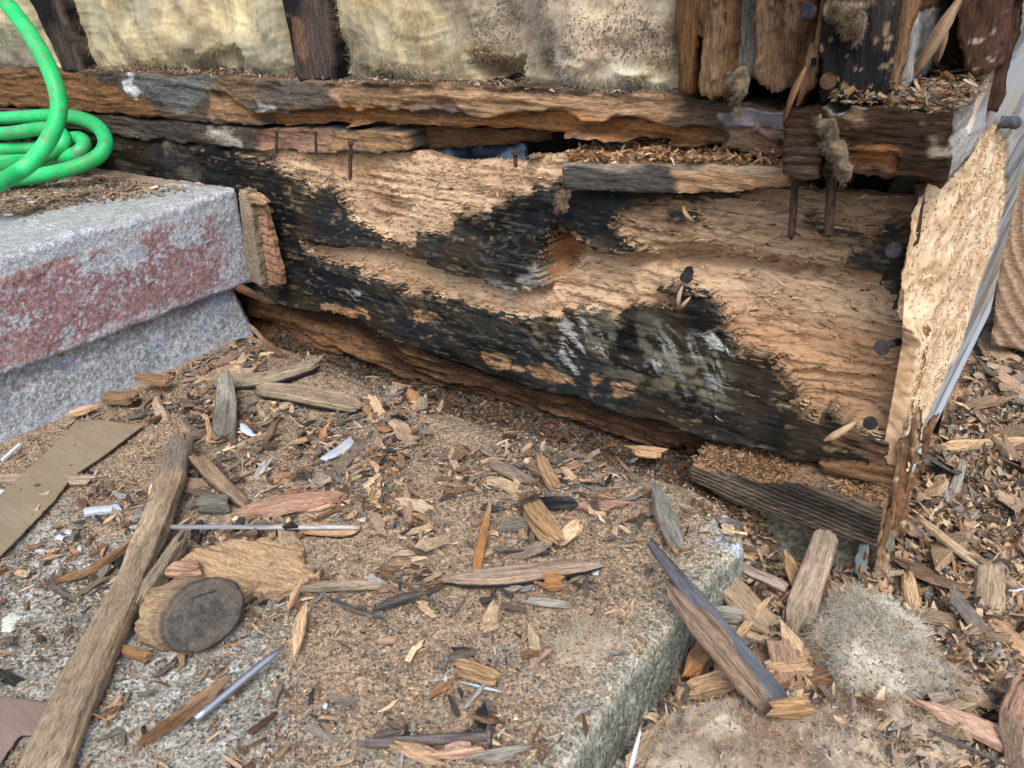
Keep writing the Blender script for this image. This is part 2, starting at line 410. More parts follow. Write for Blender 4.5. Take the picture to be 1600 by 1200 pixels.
# ------------------------------------------------------------------ setting: far ground under everything
def base_ground():
    n = 24
    g = np.linspace(-60, 60, n)
    X, Y = np.meshgrid(g, g, indexing='ij'); Z = np.full_like(X, -.47)
    idx = np.arange(n*n).reshape(n, n)
    F = np.stack([idx[:-1, :-1], idx[1:, :-1], idx[1:, 1:], idx[:-1, 1:]], -1).reshape(-1, 4)
    V = np.stack([X, Y, Z], -1).reshape(-1, 3)
    mesh_obj('ground', V, F, np.tile(DUST*.6, (n*n, 1)), V, M_DUST, kind='structure')
base_ground()

SLAB_Z = -.344
SLAB_PX = None
def heap(x, y, cx, cy, rx, ry, h):
    return h*np.exp(-(((x-cx)/rx)**2+((y-cy)/ry)**2))
def slab_h(x, y):
    h = .0012*fbm(x*18, y*18, s=3, o=3)+.0006*fbm(x*90, y*90, s=4, o=3)
    c = atZ(430, 600, SLAB_Z); h = h+heap(x, y, c[0], c[1], .085, .05, .014)
    c = atZ(620, 640, SLAB_Z); h = h+heap(x, y, c[0], c[1], .08, .03, .010)
    c = atZ(400, 760, SLAB_Z); h = h+heap(x, y, c[0], c[1], .07, .06, .007)
    c = atZ(560, 740, SLAB_Z); h = h+heap(x, y, c[0], c[1], .10, .05, .005)
    c = atZ(920, 740, SLAB_Z); h = h+heap(x, y, c[0], c[1], .10, .03, .006)
    return h
def low_h(x, y):
    """ground beside and behind the slab"""
    t = sm(.46, .49, y)*sm(-.13, -.17, x)
    right = -.412+.006*fbm(x*16, y*16, s=21, o=4)+.003*fbm(x*70, y*70, s=22, o=3)
    right = right+heap(x, y, .01, .50, .05, .12, .018)+heap(x, y, .06, .36, .10, .10, .012)
    c = atZ(1330, 1000, -.40); right = right+heap(x, y, c[0], c[1], .045, .05, .014)
    c = atZ(1300, 1160, -.38); right = right+heap(x, y, c[0], c[1], .075, .04, .034)
    right = right-heap(x, y, atZ(1170, 930, -.42)[0], atZ(1170, 930, -.42)[1], .02, .03, .02)
    right = right+.05*sm(.9, 1.5, y)+.006*np.abs(fbm(x*35, y*35, s=24, o=3))
    back = -.362+.004*fbm(x*20, y*20, s=23, o=3)+.03*sm(.48, .6, y)*sm(-.55, -.75, x)
    return right*(1-t)+back*t

def make_ground():
    pl = planeZ(0)
    def h(U, V, d): return low_h(U, V)
    def c(U, V, d, h):
        n = fbm(U*60, V*60, s=31); n2 = fbm(U*260, V*260, s=32, o=3)
        C = lerp(DUST*.8, TAN*.9, sm(-.3, .6, n))
        C = lerp(C, DKBR, sm(.1, .7, n2)*.75)
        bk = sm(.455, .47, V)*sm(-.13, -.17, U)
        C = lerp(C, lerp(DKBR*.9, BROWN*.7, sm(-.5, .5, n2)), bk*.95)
        far = sm(.75, 1.0, V); C = lerp(C, GREY*.7, far*.6*sm(-.2, .4, n))
        return C
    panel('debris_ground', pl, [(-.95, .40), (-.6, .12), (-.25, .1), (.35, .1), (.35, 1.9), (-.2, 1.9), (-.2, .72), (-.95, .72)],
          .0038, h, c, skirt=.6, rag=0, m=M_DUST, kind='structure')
make_ground()

# ------------------------------------------------------------------ concrete slab
slab_px = [(-900, 700), (0, 640), (385, 530), (560, 590), (740, 655), (940, 718), (1085, 762), (1130, 786), (1158, 815), (1163, 850),
           (1130, 878), (1098, 910), (1060, 960), (985, 1050), (925, 1130), (885, 1200), (830, 1330), (-900, 1900)]
SLABP = topoly(planeZ(SLAB_Z), slab_px)
SLABP[0] = (-1.1, .47); SLABP[1] = (-1.0, .47); SLABP[2] = (-.76, .49)
SLABP[-1] = (-1.1, -.05); SLABP[-2] = (-.152, -.05)
def make_slab():
    def h(U, V, d):
        r = .007; e = np.clip(d, 0, r)
        right = sm(-.30, -.2, U)
        fall = -(r-np.sqrt(np.maximum(r*r-(r-e)**2, 0)))
        return slab_h(U, V)*sm(0, .03, d)+fall+.0005*fbm(U*400, V*400, s=41, o=3)
    bare = [planeZ(SLAB_Z)[1](*p) for p in ((60, 990), (300, 1060), (420, 1080), (560, 960))]
    def c(U, V, d, h):
        n = fbm(U*14, V*14, s=42); n2 = fbm(U*120, V*120, s=43, o=4); n3 = fbm(U*420, V*420, s=44, o=3)
        conc = lerp([.25, .24, .205], [.40, .41, .40], sm(-.2, .6, n2)); conc = lerp(conc, [.12, .115, .10], sm(.25, .8, n3)*.6)
        sd = lerp(SDUST*.7, SDUST*1.05, sm(-.6, .6, n3)); sd = lerp(sd, DKBR*1.5, sm(.2, .8, n2)*.4)
        x, y, w = project(np.stack([U, V, np.full_like(U, SLAB_Z)], -1))
        c0 = planeZ(SLAB_Z)[1](300, 1080); c1 = planeZ(SLAB_Z)[1](60, 960)
        b = np.maximum(np.exp(-(((U-c0[0])/.09)**2+((V-c0[1])/.06)**2)), np.exp(-(((U-c1[0])/.09)**2+((V-c1[1])/.07)**2)))
        edge = sm(.035, .0, d)*sm(.46, .43, V)
        cover = sm(-.25, .25, .25+.5*n+.35*n2-.85*b-.55*edge+.6*sm(.22, .33, V))
        C = lerp(conc, sd, cover*.92)
        C = lerp(C, lerp([.24, .25, .20], [.36, .37, .31], sm(-.4, .4, n3)), edge*.55)
        # blue paint specks near the far corner
        c2 = planeZ(SLAB_Z)[1](1165, 845)
        sp = np.exp(-(((U-c2[0])/.02)**2+((V-c2[1])/.025)**2))*sm(.1, .4, n2+.2)
        return lerp(C, [.38, .48, .6], sp*.8)
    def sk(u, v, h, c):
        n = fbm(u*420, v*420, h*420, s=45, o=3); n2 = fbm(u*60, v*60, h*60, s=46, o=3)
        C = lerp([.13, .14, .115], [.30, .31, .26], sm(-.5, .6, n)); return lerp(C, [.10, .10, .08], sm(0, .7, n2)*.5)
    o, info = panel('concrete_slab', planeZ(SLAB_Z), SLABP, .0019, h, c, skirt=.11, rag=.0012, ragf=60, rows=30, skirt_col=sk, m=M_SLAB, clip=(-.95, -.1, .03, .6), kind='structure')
make_slab()

# ------------------------------------------------------------------ raised painted step
STEP_X, STEP_TOP, STEP_MID = -.72, -.183, -.2835
def make_step():
    root = empty('concrete_step', 'raised concrete porch step with flaking dull red paint on its thick top slab', 'step')
    plx = planeX(STEP_X)
    # tread face (u=Y, v=Z)
    def h(U, V, d):
        r = .006; e = np.clip(d, 0, r); flake = sm(-.06, .06, fbm(U*55, V*55, s=51, o=5)+.25)
        flake = flake*sm(.010, .02, STEP_TOP-V+.004*fbm(U*40, V*40, s=66))
        return -(r-np.sqrt(np.maximum(r*r-(r-e)**2, 0)))+.0008*fbm(U*40, V*40, s=52)+.0006*flake+.0003*fbm(U*500, V*500, s=53, o=3)+.0003*np.abs(fbm(U*60, V*90, s=55, o=4))
    def c(U, V, d, h):
        n = fbm(U*30, V*42, s=51, o=6, g=.62); n3 = fbm(U*420, V*420, s=54, o=3); n4 = fbm(U*14, V*16, s=56, o=3)
        tl = STEP_TOP-V
        red = lerp([.205, .112, .117], [.29, .18, .185], sm(-.6, .6, n3+.4*n))
        gr = lerp([.26, .28, .32], [.45, .47, .52], sm(-.6, .6, n3))
        topband = sm(.020, .012, tl+.005*fbm(U*40, V*40, s=66))
        botband = sm(.088, .096, tl+.006*fbm(U*60, V*60, s=57))
        cornr = sm(.50-.06, .50-.02, U+.02*n4)
        w = sm(-.05, .05, n*1.1+.40-.12*n4-.60*sm(.25, .55, fbm(U*330, V*360, s=58, o=3))) * (1-topband)*(1-botband*.8)*(1-cornr*.85)
        w = w*(1-.5*sm(.4, .6, np.abs(fbm(U*120, V*150, s=59))))
        C = lerp(gr, red, w)
        line = np.exp(-((tl-.018+.004*fbm(U*40, V*40, s=66))/.0015)**2)*sm(-.3, .3, n3+.2)
        C = lerp(C, [.34, .24, .17], line*.6)
        return lerp(C, [.14, .14, .15], sm(.45, .8, n3)*.55)
    y1 = .497
    panel('step_tread', plx, [(-.2, STEP_MID), (y1, STEP_MID), (y1, STEP_TOP), (-.2, STEP_TOP)], .0011, h, c, skirt=.10, rag=.0016, ragf=50, rows=14,
          m=M_STONE, parent=root, clip=(.08, .6, -1, 1), skirt_col=lambda u, v, h, c: lerp([.25, .27, .29], [.42, .44, .46], sm(-.5, .5, fbm(u*400, v*400, h*400, s=5))))
    # top
    def ht(U, V, d): return .0009*fbm(U*50, V*50, s=61)+.0005*fbm(U*300, V*300, s=62)-.004*sm(.004, 0, d)
    def ct(U, V, d, h):
        n = fbm(U*30, V*30, s=63); n3 = fbm(U*300, V*300, s=64, o=3)
        C = lerp([.27, .285, .285], [.37, .39, .39], sm(-.5, .5, n3)); C = lerp(C, [.26, .30, .28], sm(0, .6, n)*.5)
        back = sm(.02, .10, (V-.29)+.6*(-.72-U)*0+.03*n-.25*(U+.72)*-1*0)
        sd = lerp(SDUST*.75, SDUST*1.05, sm(-.5, .5, n3))
        front = sm(.06, .02, -.72-U)*0
        # dust lies towards the wall, thin towards the outer rim
        tt_ = V-(.335+1.75*(U+.833))+.05*n
        return lerp(C, sd, sm(-.01, .05, tt_)*sm(-.9, .2, n3+.2))
    panel('step_top', planeZ(STEP_TOP+.001), [(-1.5, -.2), (STEP_X-.001, -.2), (STEP_X-.001, y1), (-1.5, y1)], .0027, ht, ct, skirt=.03, rag=.0006, ragf=60, m=M_STONE, parent=root,
          clip=(-1.45, -.6, .12, .6))
    # riser below, slightly set back
    def hr(U, V, d): return .0010*fbm(U*45, V*45, s=71)+.0004*fbm(U*420, V*420, s=72, o=3)-.006*sm(.006, 0, d)
    def cr(U, V, d, h):
        n = fbm(U*30, V*45, s=73, o=5); n3 = fbm(U*520, V*520, s=74, o=3)
        C = lerp([.19, .21, .225], [.45, .475, .50], sm(-.6, .6, n3))
        up = sm(STEP_MID-.035, STEP_MID, V+.008*n)
        C = lerp(C, [.16, .13, .15], up*sm(-.1, .4, n)*.7)
        C = lerp(C, [.20, .29, .42], sm(.15, .5, fbm(U*35, V*60, s=75))*.6*sm(STEP_MID-.055, STEP_MID-.01, V))
        C = lerp(C, [.27, .12, .12], up*sm(.35, .6, fbm(U*70, V*80, s=76)))
        C = lerp(C, [.42, .46, .62], sm(-.335, -.346, V+.004*n)*.6)
        return C
    panel('step_riser', planeX(STEP_X-.012), [(-.2, -.36), (.496, -.36), (.488, -.315), (.476, STEP_MID+.01), (-.2, STEP_MID+.01)], .0016, hr, cr, skirt=.12, rag=.002, ragf=60, rows=14,
          m=M_STONE, parent=root, clip=(.08, .6, -1, 1), skirt_col=lambda u, v, h, c: lerp([.22, .24, .27], [.42, .44, .48], sm(-.5, .5, fbm(u*400, v*400, h*400, s=5))))
    return root
make_step()

# ------------------------------------------------------------------ the house wall
WALL = empty('house_wall', 'open rotted timber corner of a house wall with black weathered sill and torn tan wood', 'wall')
PL = planeY(.5)

L1 = [(340, 205), (375, 232), (640, 232), (690, 250), (815, 252), (870, 225), (890, 280), (812, 302), (760, 333), (714, 336), (700, 366), (647, 364), (652, 386), (610, 379), (579, 362), (546, 343), (538, 322),
      (515, 292), (495, 288), (490, 306), (470, 285), (440, 268), (404, 250), (360, 228)]
L2 = [(472, 378), (549, 391), (596, 388), (650, 398), (681, 418), (741, 430), (809, 455), (850, 449), (843, 425), (853, 367), (867, 361), (911, 381), (942, 394), (1002, 399), (962, 361), (959, 350),
      (969, 330), (989, 327), (1016, 318), (1200, 300), (1260, 298), (1450, 318), (1440, 380), (1392, 345), (1360, 380), (1325, 400), (1320, 418), (1372, 430), (1384, 462), (1400, 500), (1470, 535), (1440, 655), (1400, 690), (1350, 680),
      (1300, 668), (1283, 660), (1257, 649), (1245, 632), (1215, 624), (1239, 617), (1225, 590), (1198, 560), (1154, 550), (1144, 523), (1131, 502), (1124, 479), (1104, 462), (1046, 447), (1026, 453), (1056, 467),
      (1050, 482), (989, 475), (965, 499), (915, 482), (881, 486), (876, 502), (816, 499), (758, 486), (714, 469), (664, 462), (630, 465), (620, 448), (569, 435), (552, 418), (512, 411), (485, 398)]
PALE_W = [[(868, 510), (890, 492), (915, 505), (912, 535), (918, 575), (893, 583), (868, 570), (876, 545)],
          [(1112, 525), (1130, 522), (1160, 555), (1155, 570), (1125, 548)], [(545, 450), (565, 455), (560, 470), (545, 462)]]
STREAK = [(905, 488), (1010, 498), (1060, 520), (1110, 545), (1150, 590), (1130, 640), (1060, 620), (1010, 600), (960, 590), (915, 540)]
SPOTS = [[(495, 472), (530, 478), (575, 483), (577, 497), (540, 492), (500, 482)], [(753, 552), (790, 553), (800, 580), (770, 578)], [(640, 492), (672, 488), (690, 500), (650, 504)],
         [(800, 575), (850, 572), (905, 600), (860, 600)], [(960, 615), (985, 610), (990, 622), (962, 622)], [(1285, 690), (1330, 665), (1390, 700), (1385, 735), (1330, 705)], [(920, 585), (1000, 600), (990, 612), (930, 600)]]
DARKS = [[(1300, 640), (1345, 680), (1400, 690), (1400, 742), (1235, 726), (1240, 690), (1275, 668)], [(530, 352), (580, 366), (600, 376), (530, 372)],
         [(1040, 330), (1100, 322), (1085, 340), (1050, 345)], [(1255, 345), (1285, 350), (1330, 352), (1345, 372), (1290, 374)]]
SILL = [(-500, 170), (-60, 190), (175, 211), (365, 232), (400, 237), (520, 240), (640, 241), (690, 256), (800, 258), (812, 246), (872, 243), (880, 300), (1000, 303), (1230, 292), (1250, 304), (1440, 323),
        (1432, 380), (1425, 400), (1420, 455), (1403, 482), (1409, 503), (1444, 536), (1440, 560), (1420, 640), (1405, 690), (1400, 742), (1350, 738), (1235, 724), (1192, 709), (1104, 697), (1036, 668), (948, 651), (901, 628), (829, 614),
        (765, 594), (701, 570), (603, 533), (535, 499), (450, 487), (380, 470), (200, 425), (-60, 380), (-500, 340)]
UPBAND = [(940, 320), (1016, 300), (1260, 290), (1460, 310), (1445, 400), (1395, 420), (1330, 418), (1240, 405), (1160, 398), (1090, 388), (1000, 385), (950, 360)]
CAV = [(846, 445), (840, 420), (853, 362), (870, 358), (905, 378), (880, 400), (862, 430), (858, 446)]
LEDGE = [(850, 366), (905, 383), (1000, 405), (1100, 402), (1240, 425), (1400, 428), (1400, 445), (1240, 440), (1100, 425), (1000, 428), (900, 410), (860, 440)]

def make_sill():
    pL1, pL2 = topoly(PL, L1), topoly(PL, L2)
    kn = PL[1](775, 388)
    def masks(U, V):
        wr = .0020*fbm(U*60, V*150, s=101, o=5)+.0010*fbm(U*200, V*500, s=102, o=3)+.0032*fbm(U*45+V*14, V*620, s=167, o=3)
        d1, d2 = sdf(U, V, pL1)+wr, sdf(U, V, pL2)+wr
        dd = np.minimum(d1, d2)
        for k, q in enumerate(DARKS): dd = np.maximum(dd, -(sdf(U, V, topoly(PL, q))+wr*1.2))
        return dd, d1, d2, sm(.0008, -.0008, dd)
    cache = {}
    def h(U, V, d):
        dd, d1, d2, M = masks(U, V)
        if len(U) > 5000: cache['m'] = (dd, d1, d2, M)
        g = grain(U, V, -2, 12, 230, s=103, o=5); g2 = grain(U, V, -4, 45, 620, s=104, o=4)
        b = fbm(U*30, V*60, s=105, o=5)
        skin = .0016*np.exp(-np.clip(dd, 0, 1)/.004)+.0009*g+.0005*g2+.0026*fbm(U*12, V*30, s=106)+.0018*(terr(b*.5+.5, 4, .1)-.5)+.0045*sm(.01, -.01, sdf(U, V, topoly(PL, [(640, 395), (690, 420), (741, 432), (809, 457), (858, 448), (850, 400), (840, 375), (780, 380), (700, 370)])))
        # torn wood: scooped powdery hollows with zones of terraced flakes
        lf = fbm(U*13, V*26, s=163, o=3); fl = sm(.0, .45, fbm(U*16, V*34, s=164, o=3))
        t = terr(b*.5+.5+.25*g, 5, .10)
        torn = -.0105+.0034*lf+fl*(.0085*(t-.5)+.0012*g+.0008*g2)+.0008*g+.0006*b+.00035*g2
        # undercut: deepest just under the upper lip, rising to the lower edge
        up = inside(PL, U, V, UPBAND, .0015, .003, s=107)
        torn = torn+.0045*up
        led = inside(PL, U, V, LEDGE, .004, .003, s=108); torn = torn-.010*led
        cav = inside(PL, U, V, CAV, .003, .003, s=109); torn = torn-.016*cav*(.6+.6*b)
        deep = sm(0, -.02, d2); torn = torn-.007*deep*(1-up)
        sl = inside(PL, U, V, [(472, 376), (650, 396), (741, 428), (850, 450), (870, 480), (816, 499), (758, 486), (714, 469), (630, 462), (569, 435), (485, 398)], .002, .001, s=110)
        lip = sdf(U, V, topoly(PL, [(472, 376), (596, 386), (681, 416), (809, 453), (850, 448), (845, 462), (780, 462), (681, 432), (596, 402), (480, 390)]))
        torn = torn*(1-sl)+sl*(-.011+.0009*g+.0015*b-.006*sm(.004, -.002, lip))
        cor = sm(-.12, -.075, U)*sm(-.21, -.19, V); torn = torn-.010*cor; skin = skin-.004*cor
        q = fbm(U*7, V*10, s=161, o=3)
        cv = sm(.07, 0, np.abs(grain(U, V, -5, 9, 48, s=162, o=4)))*sm(-.05, .35, q); torn = torn-.0045*cv*(1-.6*sl)
        torn = torn*(1-sl)+sl*torn
        H = skin*(1-M)+torn*M
        # raised ring knot
        r = np.hypot(U-kn[0], (V-kn[1])*.95); H = H+(1-M)*(.002*sm(.045, .02, r))
        # cracks in the skin
        cr = sm(.03, 0, np.abs(grain(U, V, -3, 7, 60, s=111, o=4)+.18))*sm(-.1, .4, b); H = H-.002*cr*(1-M)
        # round over at bottom
        return H-.006*sm(.006, 0, d)*(1-M*.5)
    def c(U, V, d, H):
        dd, d1, d2, M = masks(U, V)
        g = grain(U, V, -2, 12, 230, s=103, o=5); g2 = grain(U, V, -4, 45, 620, s=104, o=4); b = fbm(U*30, V*60, s=105, o=5)
        g3 = grain(U, V, -3, 60, 800, s=112, o=3); bb = fbm(U*9, V*16, s=113, o=4)
        lt = lerp(TAN*[1.04, 1.10, 1.20], PALE*[1.04, 1.08, 1.14], sm(-.3, .6, bb+.3*g)); lt = lerp(lt, ORANGE*[1.2, 1.2, 1.2], sm(-.1, .6, -bb+.3*g2)*.35)
        lt = lerp(lt, BROWN*1.3, sm(.3, .85, g2+.25*b)*.4)
        cvc = sm(.05, 0, np.abs(grain(U, V, -5, 9, 48, s=162, o=4)))*sm(0, .4, fbm(U*7, V*10, s=161, o=3)); lt = lerp(lt, BROWN*.8, cvc*.6)
        cav = inside(PL, U, V, CAV, .003, .003, s=109); lt = lerp(lt, lerp(RED*1.2, ORANGE, sm(-.4, .4, g2)), cav*.85)
        led = inside(PL, U, V, LEDGE, .004, .003, s=108); lt = lerp(lt, ORANGE*.9, led*.45)
        up = inside(PL, U, V, UPBAND, .0015, .003, s=107)
        grey = up*sm(-.05, .45, bb+.35*g+.15*fbm(U*50, V*70, s=119)); lt = lerp(lt, [.26, .18, .115], grey*.75)
        lt = lerp(lt, [.17, .12, .085], up*sm(.0, .5, g2)*.6)
        upL = inside(PL, U, V, [(380, 228), (640, 236), (820, 256), (830, 300), (700, 290), (560, 270), (470, 262)], .01, .004, s=114)
        lt = lerp(lt, [.40, .25, .15], upL*.6*sm(-.5, .4, g))
        lt = lerp(lt, [.24, .12, .06], inside(PL, U, V, [(560, 290), (600, 300), (625, 340), (585, 350), (560, 320)], .006, .005, s=115)*.55)
        tz = np.exp(-np.clip(-dd, 0, 1)/.0045)*sm(-.35, .35, fbm(U*60, V*260, s=168, o=4)); lt = lerp(lt, BROWN*1.05, tz*.7)
        lt = lerp(lt, [.10, .075, .05], np.exp(-np.clip(-dd, 0, 1)/.0022)*sm(-.1, .3, fbm(U*50, V*500, s=169, o=3))*.7)
        dk = lerp(CHAR, GREEN, sm(-.3, .6, bb+.4*g)); dk = lerp(dk, [.075, .075, .068], sm(.25, .85, g3)*.7)
        low = sm(.05, 0, V+.305+.002*g); blue = sm(0, .5, fbm(U*20, V*30, s=116)); dk = lerp(dk, [.018, .021, .026], blue*.5)
        # tan dusting that clings to the black skin
        near = np.exp(-np.clip(dd, 0, 1)/.006)
        dk = lerp(dk, [.042, .031, .021], sm(-.1, .6, fbm(U*24, V*44, s=165, o=4))*.7)
        pw = np.exp(-np.clip(dd, 0, 1)/.0035)*sm(.1, .35, fbm(U*160, V*420, s=166, o=4)); dk = lerp(dk, [.20, .14, .085], pw*.7)
        tn = sm(.55, .85, fbm(U*110, V*300, s=117, o=5)+.30*near+.22*fbm(U*12, V*16, s=120, o=3))
        dk = lerp(dk, lerp([.22, .16, .09], [.36, .27, .16], sm(-.3, .3, g2)), tn*.4)
        og = sm(.25, .7, fbm(U*40, V*60, s=118, o=4))*sm(-.26, -.29, V+.02*bb)*0
        # brownish stained area on the left end
        lft = sm(-.62, -.78, U); dk = lerp(dk, [.12, .10, .08], lft*sm(.2, .7, fbm(U*30, V*50, s=121, o=5))*.7)
        # grey green lichen streaks, slanting
        st = inside(PL, U, V, STREAK, .012, .006, s=122)
        sg = fbm(*[q*f for q, f in zip(rotc(U, V, -42), (25, 330))], s=123, o=4)
        sg2 = fbm(*[q*f for q, f in zip(rotc(U, V, -62), (40, 380))], s=125, o=4); swp = fbm(U*30, V*30, s=126, o=3)
        sgm = np.where(swp > 0, sg, sg2); dk = lerp(dk, [.30, .33, .315], st*sm(.05, .5, sgm+.3*g3)*sm(-.25, .35, fbm(U*38, V*30, s=127, o=4))*.85)
        dk = lerp(dk, [.17, .165, .12], st*sm(.1, .5, fbm(U*60, V*80, s=128, o=4))*.6)
        st2 = inside(PL, U, V, [(530, 420), (640, 470), (760, 500), (880, 520), (900, 600), (800, 560), (640, 500), (540, 460)], .012, .006, s=124)
        dk = lerp(dk, [.16, .155, .11], st2*sm(.15, .5, sg+.5*g3)*.35)
        for k, q in enumerate(PALE_W):
            m_ = inside(PL, U, V, q, .002, .005, s=130+k)*sm(-.25, .25, sg+.4*g3+.2*b); dk = lerp(dk, [.40, .42, .40], m_*.85)
        for k, q in enumerate(SPOTS):
            m_ = inside(PL, U, V, q, .0012, .0045, f=160, s=140+k); dk = lerp(dk, lerp(ORANGE, TAN, sm(-.4, .4, g2)) if k != 5 else lerp(DKBR*1.5, BROWN*1.2, sm(-.4, .4, g2)), m_*(.8 if k in (0, 5) else .6)*sm(-.6, .1, g2+.5*b+.3))
        kn_r = np.hypot(U-kn[0], (V-kn[1])*.95); ring = sm(.5, .98, np.sin(kn_r*500+4.5*g+3*b))*sm(.042, .03, kn_r)*sm(-.2, .5, b)
        dk = lerp(dk, [.09, .09, .075], ring*.5)
        rr = inside(PL, U, V, [(770, 440), (800, 455), (856, 446), (858, 420), (845, 405), (830, 430)], .003, .003, s=150)
        dk = lerp(dk, [.30, .32, .30], rr*sm(-.2, .4, fbm(U*100, V*260, s=151))*.85)
        return np.concatenate([lt, dk, dd[:, None]], 1)
    def sk(u, v, hh, c):
        n = grain(u, v+hh, 0, 20, 200, s=155); t = sm(-.2, .4, n)
        top = sm(-.2, -.19, v)
        return lerp(lerp(DKBR, BROWN*1.3, t), lerp(TAN*.75, TAN, t), top*.6)
    return panel('sill_beam', PL, topoly(PL, SILL), .0012, h, c, m=M_TORN, skirt=.022, rag=.0018, ragf=70, ragdir=(.6, 1.3), rows=5, skirt_col=sk, parent=WALL, seed=3,
                 clip=(-1.35, 0, -.4, 0), label='long black weathered sill beam with torn tan wood showing')
SILL_O, SILL_I = make_sill()

def rotwood(cols, deg=0, fx=12, fz=230, amp=.0011, s=0, terrace=0.0, patches=(), pl=None, fleck=None, big=.0015, dark=.4, ribs=None):
    """generic wood relief and colour pair; patches = [(px polygon, colour, strength, depth)]"""
    pl_ = pl or PL
    def rib(U, V):
        a, b_ = rotc(U, V, deg+ribs[2]); return np.abs(np.sin(b_*pi/ribs[0]+2.2*fbm(a*14, b_*9, s=s+4, o=3)+ribs[3]*a))
    def h(U, V, d):
        g = grain(U, V, deg, fx, fz, s=s, o=5); b = fbm(*[q*f for q, f in zip(rotc(U, V, deg), (22, 50))], s=s+1, o=5)
        H = amp*g+big*b+amp*.5*grain(U, V, deg, fx*4, fz*3, s=s+2, o=3)
        if ribs: H = H+ribs[1]*rib(U, V)
        if terrace: H = H+terrace*(terr(b*.5+.5+.2*g, 6)-.5)
        for k, (q, cc, st, dp) in enumerate(patches):
            if dp: H = H+dp*inside(pl_, U, V, q, .0022, .0045, f=60, s=s+10+k)
        return H-.0014*sm(.002, 0, d)
    def c(U, V, d, H):
        g = grain(U, V, deg, fx, fz, s=s, o=5); g2 = grain(U, V, deg, fx*4, fz*3, s=s+2, o=3)
        b = fbm(*[q*f for q, f in zip(rotc(U, V, deg), (14, 34))], s=s+3, o=4)
        C = lerp(cols[0], cols[1], sm(-.45, .55, b+.35*g)); C = lerp(C, cols[2] if len(cols) > 2 else cols[0]*.5, sm(.15, .75, g2)*dark)
        if ribs: C = lerp(C, C*.35, sm(.55, .1, rib(U, V))*.8)
        for k, (q, cc, st, dp) in enumerate(patches):
            m_ = inside(pl_, U, V, q, .0028, .0065, f=130, s=s+10+k)*st
            C = lerp(C, np.asarray(cc)[None]*(1+.35*g2[:, None]+.2*g[:, None]), m_)
        if fleck is not None: C = lerp(C, fleck, sm(.55, .8, fbm(U*220, V*220, s=s+7, o=3))*.8)
        return C
    return h, c
def woodpart(name, px, Y, cols, res=.0013, skirt=.035, parent=WALL, rag=.0015, deg=0, s=0, skirt_cols=None, label=None, cat=None, group=None, hmul=1, gdir=0, ragdir=(1, 1), rows=6, clip=None, kw=None, plane=None, ragf=90, m=None):
    pl = plane or planeY(Y)
    kw = dict(kw or {})
    h, c = rotwood(cols, deg=deg, s=s, pl=pl, **kw)
    sc = skirt_cols or (cols[0]*.7, cols[1]*.8)
    sk = lambda u, v, hh, c_: lerp(sc[0], sc[1], sm(-.4, .5, grain(u, v, deg, 20, 140, s=s+8)+.5*vn(u*200, v*200, hh*300, s=s)))
    clip = clip or (-1.35, .3, -.6, .14)
    return panel(name, pl, topoly(pl, px), res, h, c, skirt=skirt, rag=rag, ragf=ragf, ragdir=ragdir, rows=rows, skirt_col=sk, parent=parent, seed=s, gdir=gdir, clip=clip, label=label, cat=cat, group=group, m=m)

# rotten underside of the sill, and the recessed boards behind
woodpart('sill_underside', [(380, 455), (540, 480), (700, 545), (900, 605), (1104, 675), (1110, 705), (1088, 710), (1030, 698), (967, 681), (861, 652), (775, 628), (697, 604), (610, 587), (545, 560), (470, 540), (400, 500)], .517,
         (DKBR*.8, BROWN*.95, DKBR*.5), s=200, rag=.005, skirt=.03, deg=-3, kw=dict(terrace=.012, big=.002, amp=.002, dark=.7), label='orange brown rotted underside of the sill')
woodpart('foundation_board', [(300, 430), (1150, 660), (1150, 830), (760, 720), (560, 650), (300, 580)], .56, (DKBR*.9, BROWN*.7, DKBR*.5), s=210, res=.0025, skirt=.02, deg=-2, kw=dict(terrace=.008, big=.004))
